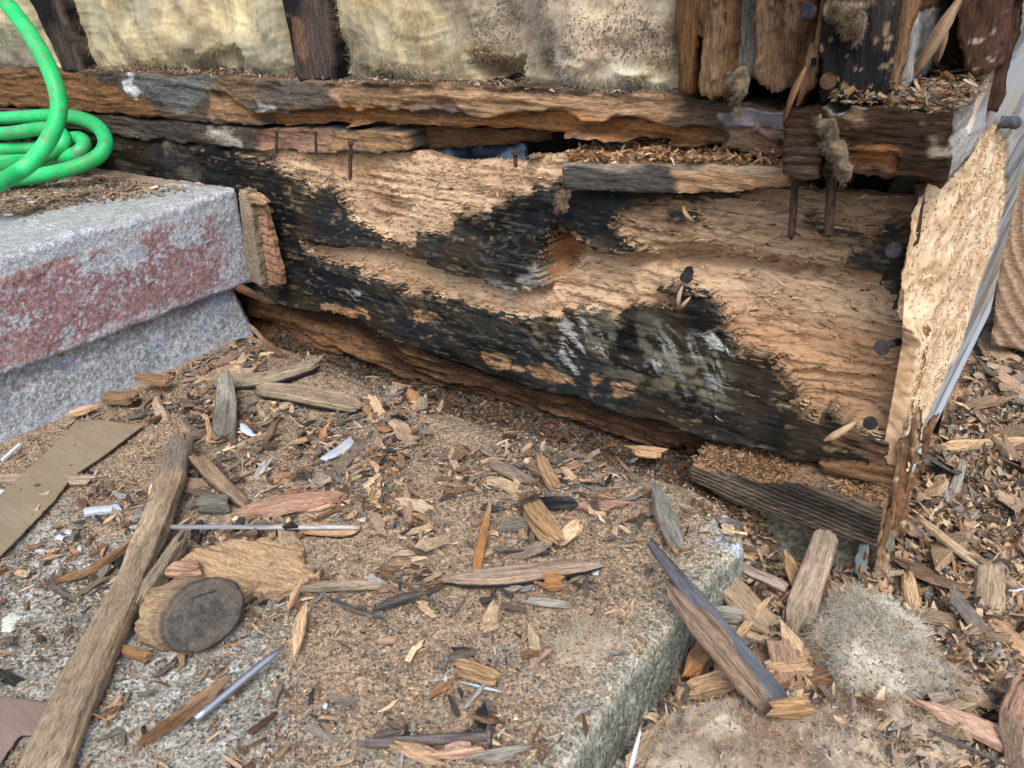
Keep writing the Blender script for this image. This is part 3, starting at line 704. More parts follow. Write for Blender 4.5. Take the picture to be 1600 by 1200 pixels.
# plate boards above
woodpart('bottom_plate', [(-500, 100), (-60, 104), (100, 112), (400, 122), (520, 128), (800, 137), (1060, 152), (1120, 160), (1228, 172), (1228, 245), (1130, 235), (1060, 228), (950, 219), (850, 214), (790, 209), (740, 206), (640, 201), (500, 197),
          (420, 198), (330, 193), (150, 176), (-60, 160), (-500, 140)], .497, (np.array([.065, .052, .042]), np.array([.16, .11, .07]), CHAR*1.5), s=220, deg=-1, skirt=.10, rows=14, rag=.002, ragdir=(.6, 1),
          skirt_cols=(DKBR*1.2, DUST*.7),
          kw=dict(terrace=.003, big=.002, patches=[
              ([(-500, 100), (110, 112), (160, 130), (230, 150), (250, 185), (-500, 165)], [.20, .10, .045], .8, 0),
              ([(185, 116), (330, 120), (300, 180), (215, 150)], [.13, .15, .15], .7, 0),
              ([(193, 120), (205, 121), (225, 146), (215, 151), (196, 133)], [.55, .58, .58], .9, .0004),
              ([(400, 130), (455, 120), (520, 140), (515, 165), (455, 170), (400, 190), (385, 170)], [.10, .09, .08], .75, .001),
              ([(510, 134), (700, 138), (900, 142), (1060, 155), (1070, 178), (950, 185), (850, 172), (760, 178), (640, 168), (540, 172)], TAN*.75, .85, -.004),
              ([(385, 182), (520, 172), (640, 178), (760, 186), (860, 178), (960, 190), (1070, 195), (1130, 215), (1100, 240), (900, 218), (800, 212), (640, 203), (420, 200)], ORANGE*.9, .95, -.018),
              ([(620, 162), (700, 165), (720, 178), (680, 190), (640, 188), (625, 176)], [.15, .11, .09], .85, -.003),
              ([(310, 140), (350, 145), (400, 175), (380, 195), (330, 190)], [.30, .18, .09], .7, -.004),
              ([(405, 158), (430, 168), (425, 180), (405, 172)], [.5, .5, .48], .7, 0),
              ([(1060, 165), (1228, 175), (1228, 215), (1080, 205)], [.10, .07, .055], .8, -.002),
              ([(1080, 205), (1228, 215), (1228, 248), (1100, 235)], [.17, .11, .07], .8, .001)]),
          label='long plate board, orange stained at the left, hollowed out to orange rot in the middle')
woodpart('plate_board', [(-500, 145), (-60, 163), (150, 179), (330, 196), (415, 201), (625, 205), (632, 236), (520, 240), (400, 236), (365, 231), (175, 210), (-60, 190), (-500, 165)], .499,
         (np.array([.06, .052, .045]), np.array([.14, .115, .09]), CHAR*1.5), s=240, deg=-2, skirt=.06, rag=.0025, ragdir=(.5, 1),
         kw=dict(terrace=.003, patches=[([(395, 196), (520, 198), (512, 240), (400, 238)], [.26, .15, .10], .85, -.006), ([(515, 200), (632, 203), (632, 240), (515, 240)], [.28, .17, .09], .85, -.002),
                                        ([(318, 193), (350, 196), (380, 225), (365, 232), (325, 205)], [.45, .40, .34], .6, 0)]), label='thin lower plate board, broken into splinters at its right end')
woodpart('inner_board', [(560, 190), (860, 205), (860, 218), (700, 233), (560, 238)], .532, (DKBR, BROWN*.8, DKBR*.5), s=250, skirt=.02)
woodpart('inner_board', [(1000, 170), (1470, 185), (1470, 262), (1000, 248)], .535, (DKBR, BROWN*.9, DKBR*.5), s=252, skirt=.02, label='dim board inside the wall behind the dark block')
def blue_thing():
    pl = planeY(.54)
    f = lambda U, V, d: .006*fbm(U*40, V*60, s=3)
    c = lambda U, V, d, h: lerp([.01, .02, .035], [.14, .24, .33], sm(.0, .5, fbm(U*60, V*90, s=4)))  # blue glints put into the colour, brightened for the unlit hole
    panel('plastic_sheet', pl, topoly(pl, [(640, 225), (820, 225), (820, 285), (640, 275)]), .003, f, c, skirt=.004, m=M_PAINT, label='crumpled dark blue plastic glimpsed through the hole in the wall', cat='plastic sheet')
    pl2 = planeY(.62)
    c2 = lambda U, V, d, h: lerp([.30, .30, .25], [.42, .42, .36], sm(-.5, .5, fbm(U*90, V*90, s=5)))
    panel('concrete_block', pl2, topoly(pl2, [(1395, 285), (1425, 280), (1500, 285), (1500, 330), (1370, 330)]), .003, lambda U, V, d: .001*fbm(U*200, V*200, s=9), c2, skirt=.06, m=M_STONE, label='pale grey concrete block glimpsed inside the opening below the dark block', cat='block')
blue_thing()
# board C lying on the ledge
woodpart('short_board', [(878, 254), (1000, 258), (1225, 262), (1232, 292), (1120, 302), (1000, 301), (890, 296), (880, 290)], .487, (np.array([.05, .048, .045]), np.array([.09, .085, .075]), CHAR), s=260, skirt=.05, rag=.001, rows=12,
         skirt_cols=(TAN*.6, TAN*1.0), deg=-1,
         kw=dict(patches=[([(1050, 262), (1232, 258), (1232, 296), (1060, 302)], [.34, .21, .12], .85, -.0025), ([(880, 252), (1225, 258), (1225, 264), (1000, 262), (880, 259)], [.33, .27, .21], .6, 0)]),
         label='short dark board lying on the ledge, split tan at its right half')
# dark block D: left piece and long right piece
woodpart('ribbed_block', [(1224, 178), (1276, 168), (1283, 200), (1281, 278), (1256, 281), (1222, 272)], .462, (DKBR*.55, np.array([.09, .066, .048]), CHAR), s=270, deg=8, skirt=.06, rows=8,
         kw=dict(fx=8, fz=160, amp=.001, ribs=(.0050, .0010, -4, 30)), label='small dark end of timber with curved ribs')
woodpart('rim_block', [(1284, 176), (1330, 165), (1390, 168), (1488, 178), (1493, 200), (1480, 292), (1440, 286), (1385, 278), (1330, 272), (1286, 276)], .464, (DKBR*.5, np.array([.075, .054, .042]), CHAR), s=275, deg=-6, skirt=.10, rows=16, rag=.0036,
         skirt_cols=(np.array([.15, .145, .14]), np.array([.36, .345, .32])),
         kw=dict(fx=7, fz=160, amp=.0012, ribs=(.0040, .0006, 3, 10), patches=[([(1300, 175), (1352, 168), (1360, 195), (1345, 200), (1325, 190)], [.24, .16, .10], .8, .003), ([(1325, 240), (1400, 240), (1400, 272), (1325, 268)], [.30, .14, .06], .8, -.008),
                                                   ([(1440, 195), (1460, 200), (1475, 235), (1462, 240), (1450, 220)], [.40, .33, .25], .7, .001)]), label='thick dark charred block at the corner with a hollow in its underside')
# lower block E
def makeE():
    woodpart('footing_block', [(1080, 729), (1195, 759), (1249, 757), (1347, 786), (1380, 796), (1378, 815), (1371, 856), (1320, 845), (1279, 832), (1195, 804), (1144, 787), (1080, 752), (1077, 740)], .478,
             (np.array([.040, .034, .028]), np.array([.12, .095, .07]), CHAR*.8), s=280, deg=-4, skirt=.06, rows=16, rag=.0012, skirt_cols=(DUST*.8, TAN*.9), kw=dict(fx=6, fz=220, amp=.0006, big=.0012, dark=.5, ribs=(.0034, .0013, -2, 4)), res=.0009,
             label='dark grooved timber block under the right end of the sill, topped with sawdust')
makeE()
woodpart('packing_board', [(1278, 722), (1400, 735), (1400, 762), (1330, 750), (1285, 742)], .492, (DKBR*1.2, BROWN, CHAR), s=285, skirt=.03)
def foundation():
    pl = planeY(.505)
    def c(U, V, d, h):
        n = fbm(U*60, V*60, s=6); n3 = fbm(U*400, V*400, s=7, o=3)
        C = lerp([.15, .14, .10], [.30, .28, .22], sm(-.5, .5, n3)); C = lerp(C, DUST*.6, sm(-.375, -.35, V)*.8); return lerp(C, [.30, .35, .39], sm(.3, .6, n))
    panel('foundation', pl, topoly(pl, [(1060, 740), (1372, 830), (1372, 990), (1000, 900)]), .002, lambda U, V, d: .0015*fbm(U*60, V*60, s=8)+.0006*fbm(U*400, V*400, s=9), c, skirt=.05, m=M_STONE, parent=WALL)
    pl = planeY(.494)
    c = lambda U, V, d, h: lerp([.22, .27, .25], [.42, .46, .42], sm(-.5, .5, fbm(U*200, V*30, s=10)))
    panel('metal_strip', pl, topoly(pl, [(1340, 850), (1356, 852), (1352, 912), (1334, 912)]), .0012, lambda U, V, d: .0006*fbm(U*90, V*20, s=2), c, skirt=.002, m=M_PAINT, parent=WALL)
foundation()

# studs and broken framing
def stud(px, Y, cols, s, name='stud', label=None, skirt=.08, rag=.0015, **kw):
    return woodpart(name, px, Y, cols, s=s, deg=90, skirt=skirt, rag=rag*2.2, ragf=170, ragdir=(1.5, .22), gdir=1, label=label, rows=10, kw=kw)
stud([(-80, -400), (42, -10), (88, -10), (126, 112), (101, 110), (88, 90), (40, 0), (-200, -400)][1:-1] if 0 else [(-60, -280), (0, -280), (88, 0), (126, 113), (98, 111), (45, 0)], .500, (CHAR*1.6, np.array([.10, .075, .065]), CHAR), 300, label='dark stud behind the green hose', rag=.0003)
stud([(380, -280), (490, -280), (512, 0), (517, 123), (490, 127), (464, 124), (440, 0)], .500, (CHAR*1.6, np.array([.095, .07, .062]), CHAR), 305, label='dark stud between the two large insulation batts', rag=.0003, patches=[([(455, 20), (470, 30), (485, 90), (470, 95), (460, 60)], [.22, .12, .07], .6, 0)])
stud([(1075, -280), (1120, -280), (1100, 0), (1082, 146), (1057, 142), (1058, 0)], .485, (BROWN*.5, ORANGE*.4, DKBR*.6), 310, label='narrow orange brown strip at the edge of the insulation', fx=5, fz=200)
stud([(1110, -280), (1180, -280), (1146, 0), (1140, 150), (1112, 156), (1088, 138), (1094, 0)], .478, (BROWN*.5, TAN*.42, DKBR*.6), 315, label='pale eroded stud with crumbling tan ridges', terrace=.012, big=.003)
stud([(1160, -280), (1210, -280), (1184, 0), (1186, 120), (1165, 128), (1140, 100), (1144, 0)], .492, (np.array([.06, .062, .062]), np.array([.12, .115, .105]), CHAR), 320, label='grey weathered stud face', fz=220)
stud([(1200, -280), (1300, -280), (1280, 0), (1252, 146), (1200, 148), (1182, 120), (1180, 0)], .486, (BROWN*.42, np.array([.135, .088, .055]), DKBR*.5), 325, label='brown stud with a flaking surface', terrace=.010, big=.002)
stud([(1310, -280), (1335, -280), (1303, 0), (1268, 140), (1240, 165), (1256, 110), (1285, 0)], .474, (BROWN*.6, np.array([.15, .09, .05]), DKBR), 330, name='split_strip', label='long slanting orange brown split strip')
D_STUD = stud([(1325, -280), (1440, -280), (1400, 0), (1392, 60), (1378, 158), (1300, 164), (1272, 150), (1278, 0)], .468, (CHAR*1.5, np.array([.08, .065, .052]), CHAR), 335, label='dark flat stud with a rusty nail head near its foot', fleck=np.array([.3, .22, .14]), patches=[([(1320, 20), (1350, 20), (1345, 55), (1325, 60)], [.34, .26, .16], .7, .002)])
stud([(1440, -280), (1480, -280), (1430, 0), (1395, 140), (1378, 158), (1392, 40), (1398, 0)], .476, (BROWN*.6, np.array([.19, .11, .06]), DKBR), 340, name='split_strip', label='brown split strip right of the dark flat stud')
stud([(1480, -280), (1530, -280), (1447, 0), (1420, 125), (1386, 158), (1396, 80), (1405, 0)], .484, (np.array([.11, .12, .125]), np.array([.27, .265, .25]), CHAR*2), 345, label='grey white weathered stud face', fz=230)
stud([(1560, -280), (1660, -280), (1562, 0), (1545, 120), (1500, 110), (1490, 60), (1488, 0)], .512, (DKBR*.9, np.array([.13, .06, .05]), CHAR), 350, label='dark reddish corner stud', fleck=np.array([.4, .33, .28]))
woodpart('dark_backing', [(1000, -280), (1700, -280), (1600, 0), (1560, 175), (1040, 165)], .56, (CHAR, DKBR, CHAR*.6), s=355, skirt=.01, res=.004, gdir=1)  # near-black panel added behind the studs so the gaps stay dark
# interior darkness: near-black back wall and floor added to keep the cavity dark
def inner():
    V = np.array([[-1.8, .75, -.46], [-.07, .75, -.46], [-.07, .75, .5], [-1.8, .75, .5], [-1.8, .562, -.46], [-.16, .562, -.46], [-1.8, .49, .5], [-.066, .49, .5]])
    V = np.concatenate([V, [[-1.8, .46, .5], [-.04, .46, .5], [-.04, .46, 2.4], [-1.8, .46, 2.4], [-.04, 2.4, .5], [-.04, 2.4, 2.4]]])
    mesh_obj('unseen_siding', V[8:], np.array([[0, 1, 2, 3], [1, 4, 5, 2]]), np.tile([.42, .42, .40], (6, 1)), V[8:], M_PAINT, WALL, False); V = V[:8]  # unseen wall above the frame, added to block sky light from behind
    mesh_obj('dark_cavity_box', V, np.array([[0, 1, 2, 3], [4, 5, 1, 0], [3, 2, 7, 6]]), np.tile(CHAR*.6, (8, 1)), V, M_WOOD, WALL, False)
inner()

# side face of the corner (u=Y, v=Z)
def make_side():
    X = -.064; pl = planeX(X)
    yel = [(1436, 290), (1452, 262), (1540, 212), (1562, 235), (1560, 300), (1545, 370), (1515, 420), (1492, 530), (1462, 600), (1440, 655), (1425, 720), (1395, 800), (1300, 800), (1300, 290)]
    pY = topoly(pl, [(1452, 255), (1555, 195), (1577, 225), (1574, 300), (1560, 370), (1532, 440), (1505, 535), (1472, 605), (1446, 660), (1428, 720), (1395, 800)])
    pY = np.vstack([pY, [[.3, -.5], [.3, -.12]]])
    def h(U, V, d):
        n = fbm(U*60, V*90, s=401, o=5); f = fbm(U*260, V*420, s=402, o=3)
        m_ = sm(.002, -.002, sdf(U, V, pY)+.004*fbm(U*30, V*90, s=403))
        cor = sm(.56, .49, U)*sm(-.215, -.19, V)
        return (.00015*grain(U, V, 2, 3, 70, s=404, o=3))*(1-m_)+m_*(-.0025+.0022*n+.0007*f-.012*cor)
    def c(U, V, d, h):
        n = fbm(U*40, V*60, s=405, o=5); f = fbm(U*300, V*500, s=402, o=3); g = grain(U, V, 4, 8, 130, s=404)
        m_ = sm(.0012, -.0012, sdf(U, V, pY)+.004*fbm(U*30, V*90, s=403))
        y = lerp([.54, .39, .245], [.70, .545, .375], sm(-.5, .5, n+.3*f)); y = lerp(y, ORANGE, sm(.6, 1., f)*.4); y = lerp(y, ORANGE*.9, sm(.35, .7, fbm(U*70, V*110, s=406, o=4))*.5)
        w = lerp([.16, .165, .17], [.36, .375, .39], sm(-.5, .5, grain(U, V, 5, 3, 90, s=408, o=4))); w = lerp(w, [.36, .34, .24], sm(.1, .6, fbm(U*10, V*30, s=409))*.6)
        w = lerp(w, [.07, .07, .07], sm(.25, .7, grain(U, V, 1, 6, 260, s=407))*.7); w = lerp(w, [.24, .17, .11], sm(.2, .6, fbm(U*14, V*60, s=410, o=4))*.5)
        bt = sm(-.322, -.334, V+.004*n*0); w = lerp(w, [.52, .58, .66], bt*.8)  # bluish highlight along the bottom edge, painted into the colour
        return lerp(w, y, m_)
    top = .30
    out = [(.5, -.343), (.97, -.35), (.972, -.20), (.97, top), (.5, top)]
    out = [(.496, -.215), (.5, -.345), (.97, -.352), (.965, .3), (.62, .3), (.58, -.02), (.545, -.07), (.50, -.10), (.475, -.125), (.47, -.17), (.49, -.205)]
    return panel('side_board', pl, out, .0019, h, c, skirt=.012, rag=.0003, ragf=60, rows=4, parent=WALL, seed=9, skirt_col=lambda u, v, hh, c_: lerp(TAN, PALE, sm(-.4, .4, vn(u*300, v*300, hh*900))), m=M_SOFT,
                 label='side board of the corner, bright yellow torn wood under a grey weathered skin')
SIDE_O, SIDE_I = make_side()
stud([(1408, 690), (1432, 650), (1452, 662), (1436, 735), (1412, 796), (1398, 842), (1388, 903), (1368, 922), (1370, 862), (1382, 802), (1400, 758)], .491, (BROWN, np.array([.42, .32, .20]), DKBR), 420, name='torn_strip', label='ragged grey brown strip hanging down at the very corner', skirt=.006, rag=.004, terrace=.004, fleck=np.array([.5, .42, .3]))
# ------------------------------------------------------------------ insulation batts between the studs
def batt(px, Y, s, label, stains_and_holes=(), res=.0016, dens=5000, dark=None):
    pl = planeY(Y); O = topoly(pl, px)
    def h(U, V, d):
        b = fbm(U*16, V*16, s=s, o=3); f = fbm(U*60, V*60, s=s+1, o=4)
        edge = 1-np.exp(-d/(.010+.006*b)); sw = swirl(U, V, s+40)
        H = .012*edge*(.9+.5*b)+.007*b*edge+.0018*fbm(U*38, V*34, s=s+60, o=2)*edge+.0009*f+.0016*sw+.0006*swirl(U, V, s+50, fz=520, fx=50)
        for q, col, st, dp in stains_and_holes:
            if dp: H = H+dp*inside(pl, U, V, q, .006, .006, s=s+9)
        return H-.004
    def c(U, V, d, H):
        n = fbm(U*18, V*14, s=s+3, o=4); f = fbm(U*140, V*90, s=s+4, o=4); f2 = fbm(U*420, V*330, s=s+5, o=3)
        C = lerp(CREAM*[.74, .72, .64], CREAM*[1.06, 1.04, .94], sm(-.5, .5, n+.3*f)); C = lerp(C, [.27, .265, .21], sm(-.1, .5, -n+.4*f)*.65)
        C = lerp(C, [.34, .24, .14], sm(.15, .75, fbm(U*26, V*20, s=s+6, o=5))*.5)
        C = lerp(C, [.30, .25, .17], sm(.3, .9, f2)*.25)
        sw = swirl(U, V, s+40); C = C*(1+.22*sw[:, None]+.16*swirl(U, V, s+50, fz=520, fx=50)[:, None])
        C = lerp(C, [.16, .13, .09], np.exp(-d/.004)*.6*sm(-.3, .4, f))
        for k, (q, col, st, dp) in enumerate(stains_and_holes):  # deeply recessed entries are holes whose darkness is painted in
            C = lerp(C, np.asarray(col)[None]*(1+.4*f2[:, None]+.3*f[:, None]), inside(pl, U, V, q, .016, .022, s=s+20+k)*st*.8)
        return C
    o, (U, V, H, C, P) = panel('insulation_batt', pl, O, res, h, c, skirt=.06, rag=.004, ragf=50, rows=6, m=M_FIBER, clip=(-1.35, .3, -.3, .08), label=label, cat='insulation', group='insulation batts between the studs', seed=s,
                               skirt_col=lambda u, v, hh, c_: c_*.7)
    r = np.random.default_rng(s)
    vis = np.where(V < .04)[0]; i = r.choice(vis, dens)
    D = np.stack([r.normal(0, 1, dens), -np.abs(r.normal(.14, .2, dens)), r.normal(-.3, .9, dens)], -1)
    hv = hairs(P[i]+[0, .0012, 0], D, r.uniform(.005, .017, dens)*r.random(dens)**.6, .00010, C[i]*r.uniform(.7, 1.45, (dens, 1)), seed=s, curl=.45)
    mesh_obj('loose_fibre', hv[0], [hv[1]], hv[2], hv[3], M_FIBER, o, False, kind='stuff')
    return U, V, C, P
batt([(-200, -260), (-20, -260), (40, -20), (68, 60), (98, 110), (60, 108), (20, 108), (-60, 104), (-300, 95)], .518, 500, 'greenish grey insulation batt behind the upright loop of green hose', dens=6000, stains_and_holes=[([(-60, 40), (60, 30), (90, 110), (-60, 110)], [.16, .17, .13], .6, 0)])
batt([(20, -260), (380, -260), (440, -10), (464, 110), (430, 122), (380, 112), (330, 112), (250, 108), (180, 112), (118, 104), (88, 0)], .520, 510, 'cream insulation batt between the hose and the next dark stud', dens=28000,
     stains_and_holes=[([(290, 90), (380, 70), (390, 110), (300, 120)], [.13, .11, .08], .6, -.012), ([(88, 20), (125, 40), (125, 75), (100, 60)], [.25, .28, .32], .6, 0), ([(230, 0), (340, 10), (330, 60), (260, 40)], [.36, .26, .16], .55, 0)])
WIDE = batt([(490, -260), (1075, -260), (1058, 0), (1056, 148), (1010, 150), (960, 146), (900, 138), (830, 134), (790, 118), (750, 128), (700, 130), (650, 120), (600, 126), (540, 118), (513, 100), (512, 0)], .516, 520,
     'wide stained insulation batt beside the broken studs, grey fluff and holes along its foot', dens=46000,
     stains_and_holes=[([(690, -200), (900, -200), (900, 140), (760, 130), (700, 60)], [.27, .245, .20], .75, 0), ([(870, -200), (1060, -200), (1056, 100), (960, 110), (880, 70)], [.34, .29, .23], .7, 0), ([(710, -20), (860, -20), (850, 60), (800, 100), (745, 110), (720, 60)], [.20, .165, .14], .7, -.003), ([(740, 90), (810, 95), (800, 125), (750, 125)], [.20, .13, .05], .9, -.03), ([(570, 108), (610, 105), (620, 130), (570, 130)], [.06, .06, .05], .9, -.012),
             ([(900, 20), (1050, 20), (1050, 90), (1000, 110), (930, 90), (890, 60)], [.33, .24, .18], .75, .006), ([(890, 85), (960, 95), (1040, 130), (960, 140), (915, 135)], [.60, .56, .46], .85, .008),
             ([(1010, 0), (1056, 0), (1056, 110), (1030, 90)], [.26, .21, .17], .6, 0), ([(840, 80), (865, 85), (860, 110), (840, 100)], [.10, .07, .04], .8, -.012)])

def grit(info, polys, n, s, label):
    U, V, C, P = info; r = np.random.default_rng(s); pl = planeY(.516)
    w = sum(sm(.014, -.02, sdf(U, V, topoly(pl, q))+.022*fbm(U*50, V*50, s=s, o=4)) for q in polys); i = r.choice(len(U), n, p=w/w.sum())
    col = np.array([[.26, .19, .14], [.20, .15, .11], [.33, .26, .19], [.14, .115, .09], [.38, .34, .28]])[r.integers(0, 5, n)]; l = r.uniform(.0006, .0035, n)
    v, f, c, g = chips_batch(P[i]+r.normal(0, .0004, (n, 3)), r.uniform(0, 6.3, n), r.normal(0, 1, n), r.uniform(0, 3, n), l, l*r.uniform(.2, .7, n), l*.25, col, 2, s)
    mesh_obj('grit', v, [f], c, g, M_CHIP, None, False, label=label, cat='debris', kind='stuff')
grit(WIDE, [[(745, 0), (830, 0), (800, 70), (765, 100), (740, 100), (725, 60)], [(930, 40), (1000, 20), (1050, 45), (1045, 90), (1000, 95), (950, 85)]], 3500, 77, 'brown grit and sawdust stuck to the wide insulation batt')
# ------------------------------------------------------------------ splinters and crumbs clinging to the wall
def cling(info, n, px_ok, s, name, parent, cols, L=(.003, .014), W=(.0005, .0015), out=.0006, deg=0, side=False, wt=None):
    U, V, H, C, P = info; r = np.random.default_rng(s)
    if C.shape[1] == 7: C = np.where(C[:, 6:7] < 0, C[:, :3], C[:, 3:6])
    lum = C.mean(1); w = np.ones(len(U)) if wt is None else wt(U, V, lum)*(1 if not side else (C[:, 0] > C[:, 2]*1.35)); w = w/w.sum()
    i = r.choice(len(U), n, p=w)
    yaw = r.normal(0, .25, n) + (r.random(n) < .15)*r.normal(0, 1, n)
    Pn = P[i].copy(); ln = r.uniform(*L, n)*r.uniform(.5, 1, n)
    col = C[i]*r.uniform(.75, 1.35, (n, 1)); k = r.random(n) < .12; col[k] = np.array(cols)[r.integers(0, len(cols), k.sum())]
    # build lying along +X with pitch for tilt in the wall plane
    V_, F_, C_, G_ = chips_batch(np.zeros((n, 3)), np.zeros(n), yaw, r.uniform(0, 3, n), ln, r.uniform(*W, n), r.uniform(*W, n)*.7, col, 3, s)
    m = 9; V_ = V_.reshape(n, m, 3)
    t = r.normal(0, .35, n); c_, s_ = np.cos(t)[:, None], np.sin(t)[:, None]
    x, y = V_[..., 0]*c_-V_[..., 1]*s_, V_[..., 0]*s_+V_[..., 1]*c_
    V_[..., 0], V_[..., 1] = x, y
    if side: V_ = V_[..., [1, 0, 2]]
    V_ = V_+Pn[:, None]+([out, 0, 0] if side else [0, -out, 0])
    return mesh_obj(name, V_.reshape(-1, 3), [F_], C_, G_, M_CHIP, parent, False, kind='stuff')
cling(SILL_I, 4500, None, 601, 'torn_fibre', WALL, [TAN, PALE, ORANGE, BROWN, CHAR*2], wt=lambda U, V, l: np.where(l > .12, 1., .008))
cling(SIDE_I, 1800, None, 602, 'torn_fibre', WALL, [PALE, PALE*1.1, ORANGE, BROWN], side=True, wt=lambda U, V, l: np.where(l > .35, 1., .05), L=(.002, .008))

# ------------------------------------------------------------------ nails
def nail(name, head, tip, r=.0022, hr=.0052, parent=WALL, m=None, col=(.05, .036, .03), label=None, cat=None, group=None, s=0, bent=0.0):
    head, tip = np.array(head), np.array(tip); d = tip-head; L = np.linalg.norm(d); d /= L
    side = np.cross(d, [0.3, .2, 1]); side /= np.linalg.norm(side)
    ts = [0, .0001, .0012, .0018, .0019]+list(np.linspace(.004, L*.93, 8))+[L]
    rs = [0.0002, hr*.9, hr, hr*.95, r]+[r]*8+[r*.2]
    pts = [head+d*t+side*bent*sin(pi*t/L) for t in ts]
    V, F, Ft, G = tube(pts, np.array(rs), 16)
    rr = np.random.default_rng(s); n = vn(V[:, 0]*900, V[:, 1]*900, V[:, 2]*900, s=s)
    C = lerp(np.array(col)*.7, np.array(col)*1.6, sm(-.5, .6, n)); C = lerp(C, [.075, .034, .018], sm(.1, .8, vn(V[:, 0]*400, V[:, 1]*400, V[:, 2]*400, s=s+1))*.6)
    V = V+n[:, None]*r*.12
    return mesh_obj(name, V, [F, Ft], C, G, m or M_RUST, parent, False, label=label, cat=cat, group=group)
def A(px, py, Y): return atY(px, py, Y)
nb = np.array([.026, .027, .032])
nail('nail', A(1395, 391, .478), A(1440, 396, .52), r=.0026, hr=.0050, col=nb, s=1, label='large grey nail head at the upper right of the sill')
nail('nail', A(1377, 543, .470), A(1410, 532, .53), r=.0024, hr=.0046, col=nb*1.1, s=2, label='nail head standing proud of the tan wood')
nail('nail', A(1360, 661, .480), A(1368, 658, .53), r=.0022, hr=.0044, col=nb*.7, s=3, label='dark nail head low at the right end')
nail('nail', A(1072, 434, .486), A(1078, 420, .53), r=.0035, hr=.0042, col=nb*.6, s=4, label='dark nail stub in the middle of the sill')
nail('nail', A(1294, 127, .456), A(1294, 127, .50), r=.003, hr=.0044, col=(.05, .028, .02), s=5, label='round rusty nail head at the foot of the dark flat stud')
nail('nail', A(1263, 18, .455), A(1266, 10, .50), r=.0022, hr=.0040, col=(.015, .018, .026), s=6)
for k, (a, b, r_) in enumerate([((1243, 268, .480), (1236, 375, .480), .0022), ((1300, 268, .478), (1294, 372, .478), .0027), ((1438, 285, .480), (1427, 385, .486), .0026)]):
    nail('nail', A(*a), A(*b), r=r_, hr=r_*1.3, s=10+k, col=(.045, .03, .024), label='upright rusty nail bridging the gap under the dark block', bent=.0008)
nail('nail', A(548, 222, .488), A(547, 282, .488), r=.0017, hr=.003, s=14, label='thin upright rusty nail at the broken plate')
nail('nail', A(432, 204, .493), A(432, 240, .493), r=.0014, hr=.002, s=15)
nail('nail', A(493, 205, .493), A(494, 240, .493), r=.0013, hr=.002, s=15)
nail('nail', A(805, 237, .490), A(806, 262, .490), r=.0016, hr=.0036, s=16, label='short nail at the right end of the hole')
nail('nail', A(1177, 199, .466), A(1222, 225, .480), r=.0021, hr=.004, s=17, col=(.07, .045, .04), label='bent rusty nail beside the ribbed block', bent=.003)
nail('nail', A(1588, 192, .66), A(1560, 190, .64), r=.004, hr=.0045, s=18, col=(.06, .07, .08), label='nail sticking out of the side board')
def flashing():
    pl = planeY(.485)
    c = lambda U, V, d, h: lerp([.07, .065, .075], [.16, .15, .165], sm(-.5, .5, fbm(U*90, V*90, s=10)))
    panel('metal_flashing', pl, topoly(pl, [(1120, 178), (1170, 170), (1228, 178), (1224, 205), (1195, 200), (1150, 196), (1135, 200)]), .0016, lambda U, V, d: .002*fbm(U*50, V*90, s=2), c, skirt=.002, m=M_PAINT, parent=WALL)
flashing()

# ------------------------------------------------------------------ garden hose
def hose():
    R = .0078
    Zt = STEP_TOP
    pts = []
    # upright strand coming down from the upper left
    for (x, y, Y) in [(-120, -170, .44), (-60, -70, .43), (10, 5, .42), (52, 62, .41), (82, 120, .40), (92, 172, .392), (72, 225, .372), (30, 268, .345)]:
        pts.append(atY(x, y, Y))
    def onstep(x, y, z): return atZ(x, y, Zt+z)
    Zm = Zt+.0012
    def coil(x, y, Y, up=0):
        q = atY(x, y, Y)
        return q if q[2] > Zm+R+up else atZ(x, y, Zm+R+up)
    ring = [(-40, 296, .30, 0), (-160, 300, .30, 0), (-260, 250, .36, 0), (-220, 205, .44, 0), (-100, 190, .470, 0), (20, 184, .474, 0), (100, 181, .474, 0), (146, 193, .470, 0), (165, 220, .460, 0), (152, 245, .445, 0), (108, 264, .42, .0), (50, 276, .40, .0), (-20, 286, .38, .0), (-120, 292, .36, .0),
            (-240, 262, .38, .010), (-200, 228, .43, .0), (-90, 212, .452, 0), (10, 208, .456, 0), (68, 201, .456, 0), (94, 208, .452, 0), (98, 224, .444, .012), (76, 240, .432, .016), (36, 254, .42, .019), (-20, 264, .40, .021), (-100, 270, .39, .022), (-220, 268, .39, .024),
            (-240, 240, .41, 0), (-120, 236, .452, 0), (10, 233, .458, 0), (70, 230, .462, 0), (118, 216, .464, 0), (132, 226, .460, .001), (112, 243, .446, .0), (60, 250, .445, .0), (0, 252, .44, 0)]
    pts += [coil(*p) for p in ring]
    P = catmull(pts, 14)
    V, F, Ft, G = tube(P, R, 20)
    n = fbm(V[:, 0]*160, V[:, 1]*160, V[:, 2]*160, s=5, o=4); n2 = fbm(V[:, 0]*40, V[:, 1]*40, V[:, 2]*40, s=6)
    C = lerp([.006, .42, .10], [.02, .54, .17], sm(-.5, .5, n2)); C = lerp(C, [.09, .20, .09], sm(.30, .7, n)*.7)
    du = fbm(V[:, 0]*60, V[:, 1]*60, V[:, 2]*60, s=7, o=4); C = lerp(C, [.13, .26, .14], sm(-.1, .6, du)*.3); C = lerp(C, [.22, .19, .14], sm(.35, .7, fbm(V[:, 0]*220, V[:, 1]*220, V[:, 2]*220, s=8, o=4))*.5)
    mesh_obj('garden_hose', V, [F, Ft], C, G, M_HOSE, None, True, label='bright green garden hose coiled on the porch step', cat='hose')
hose()

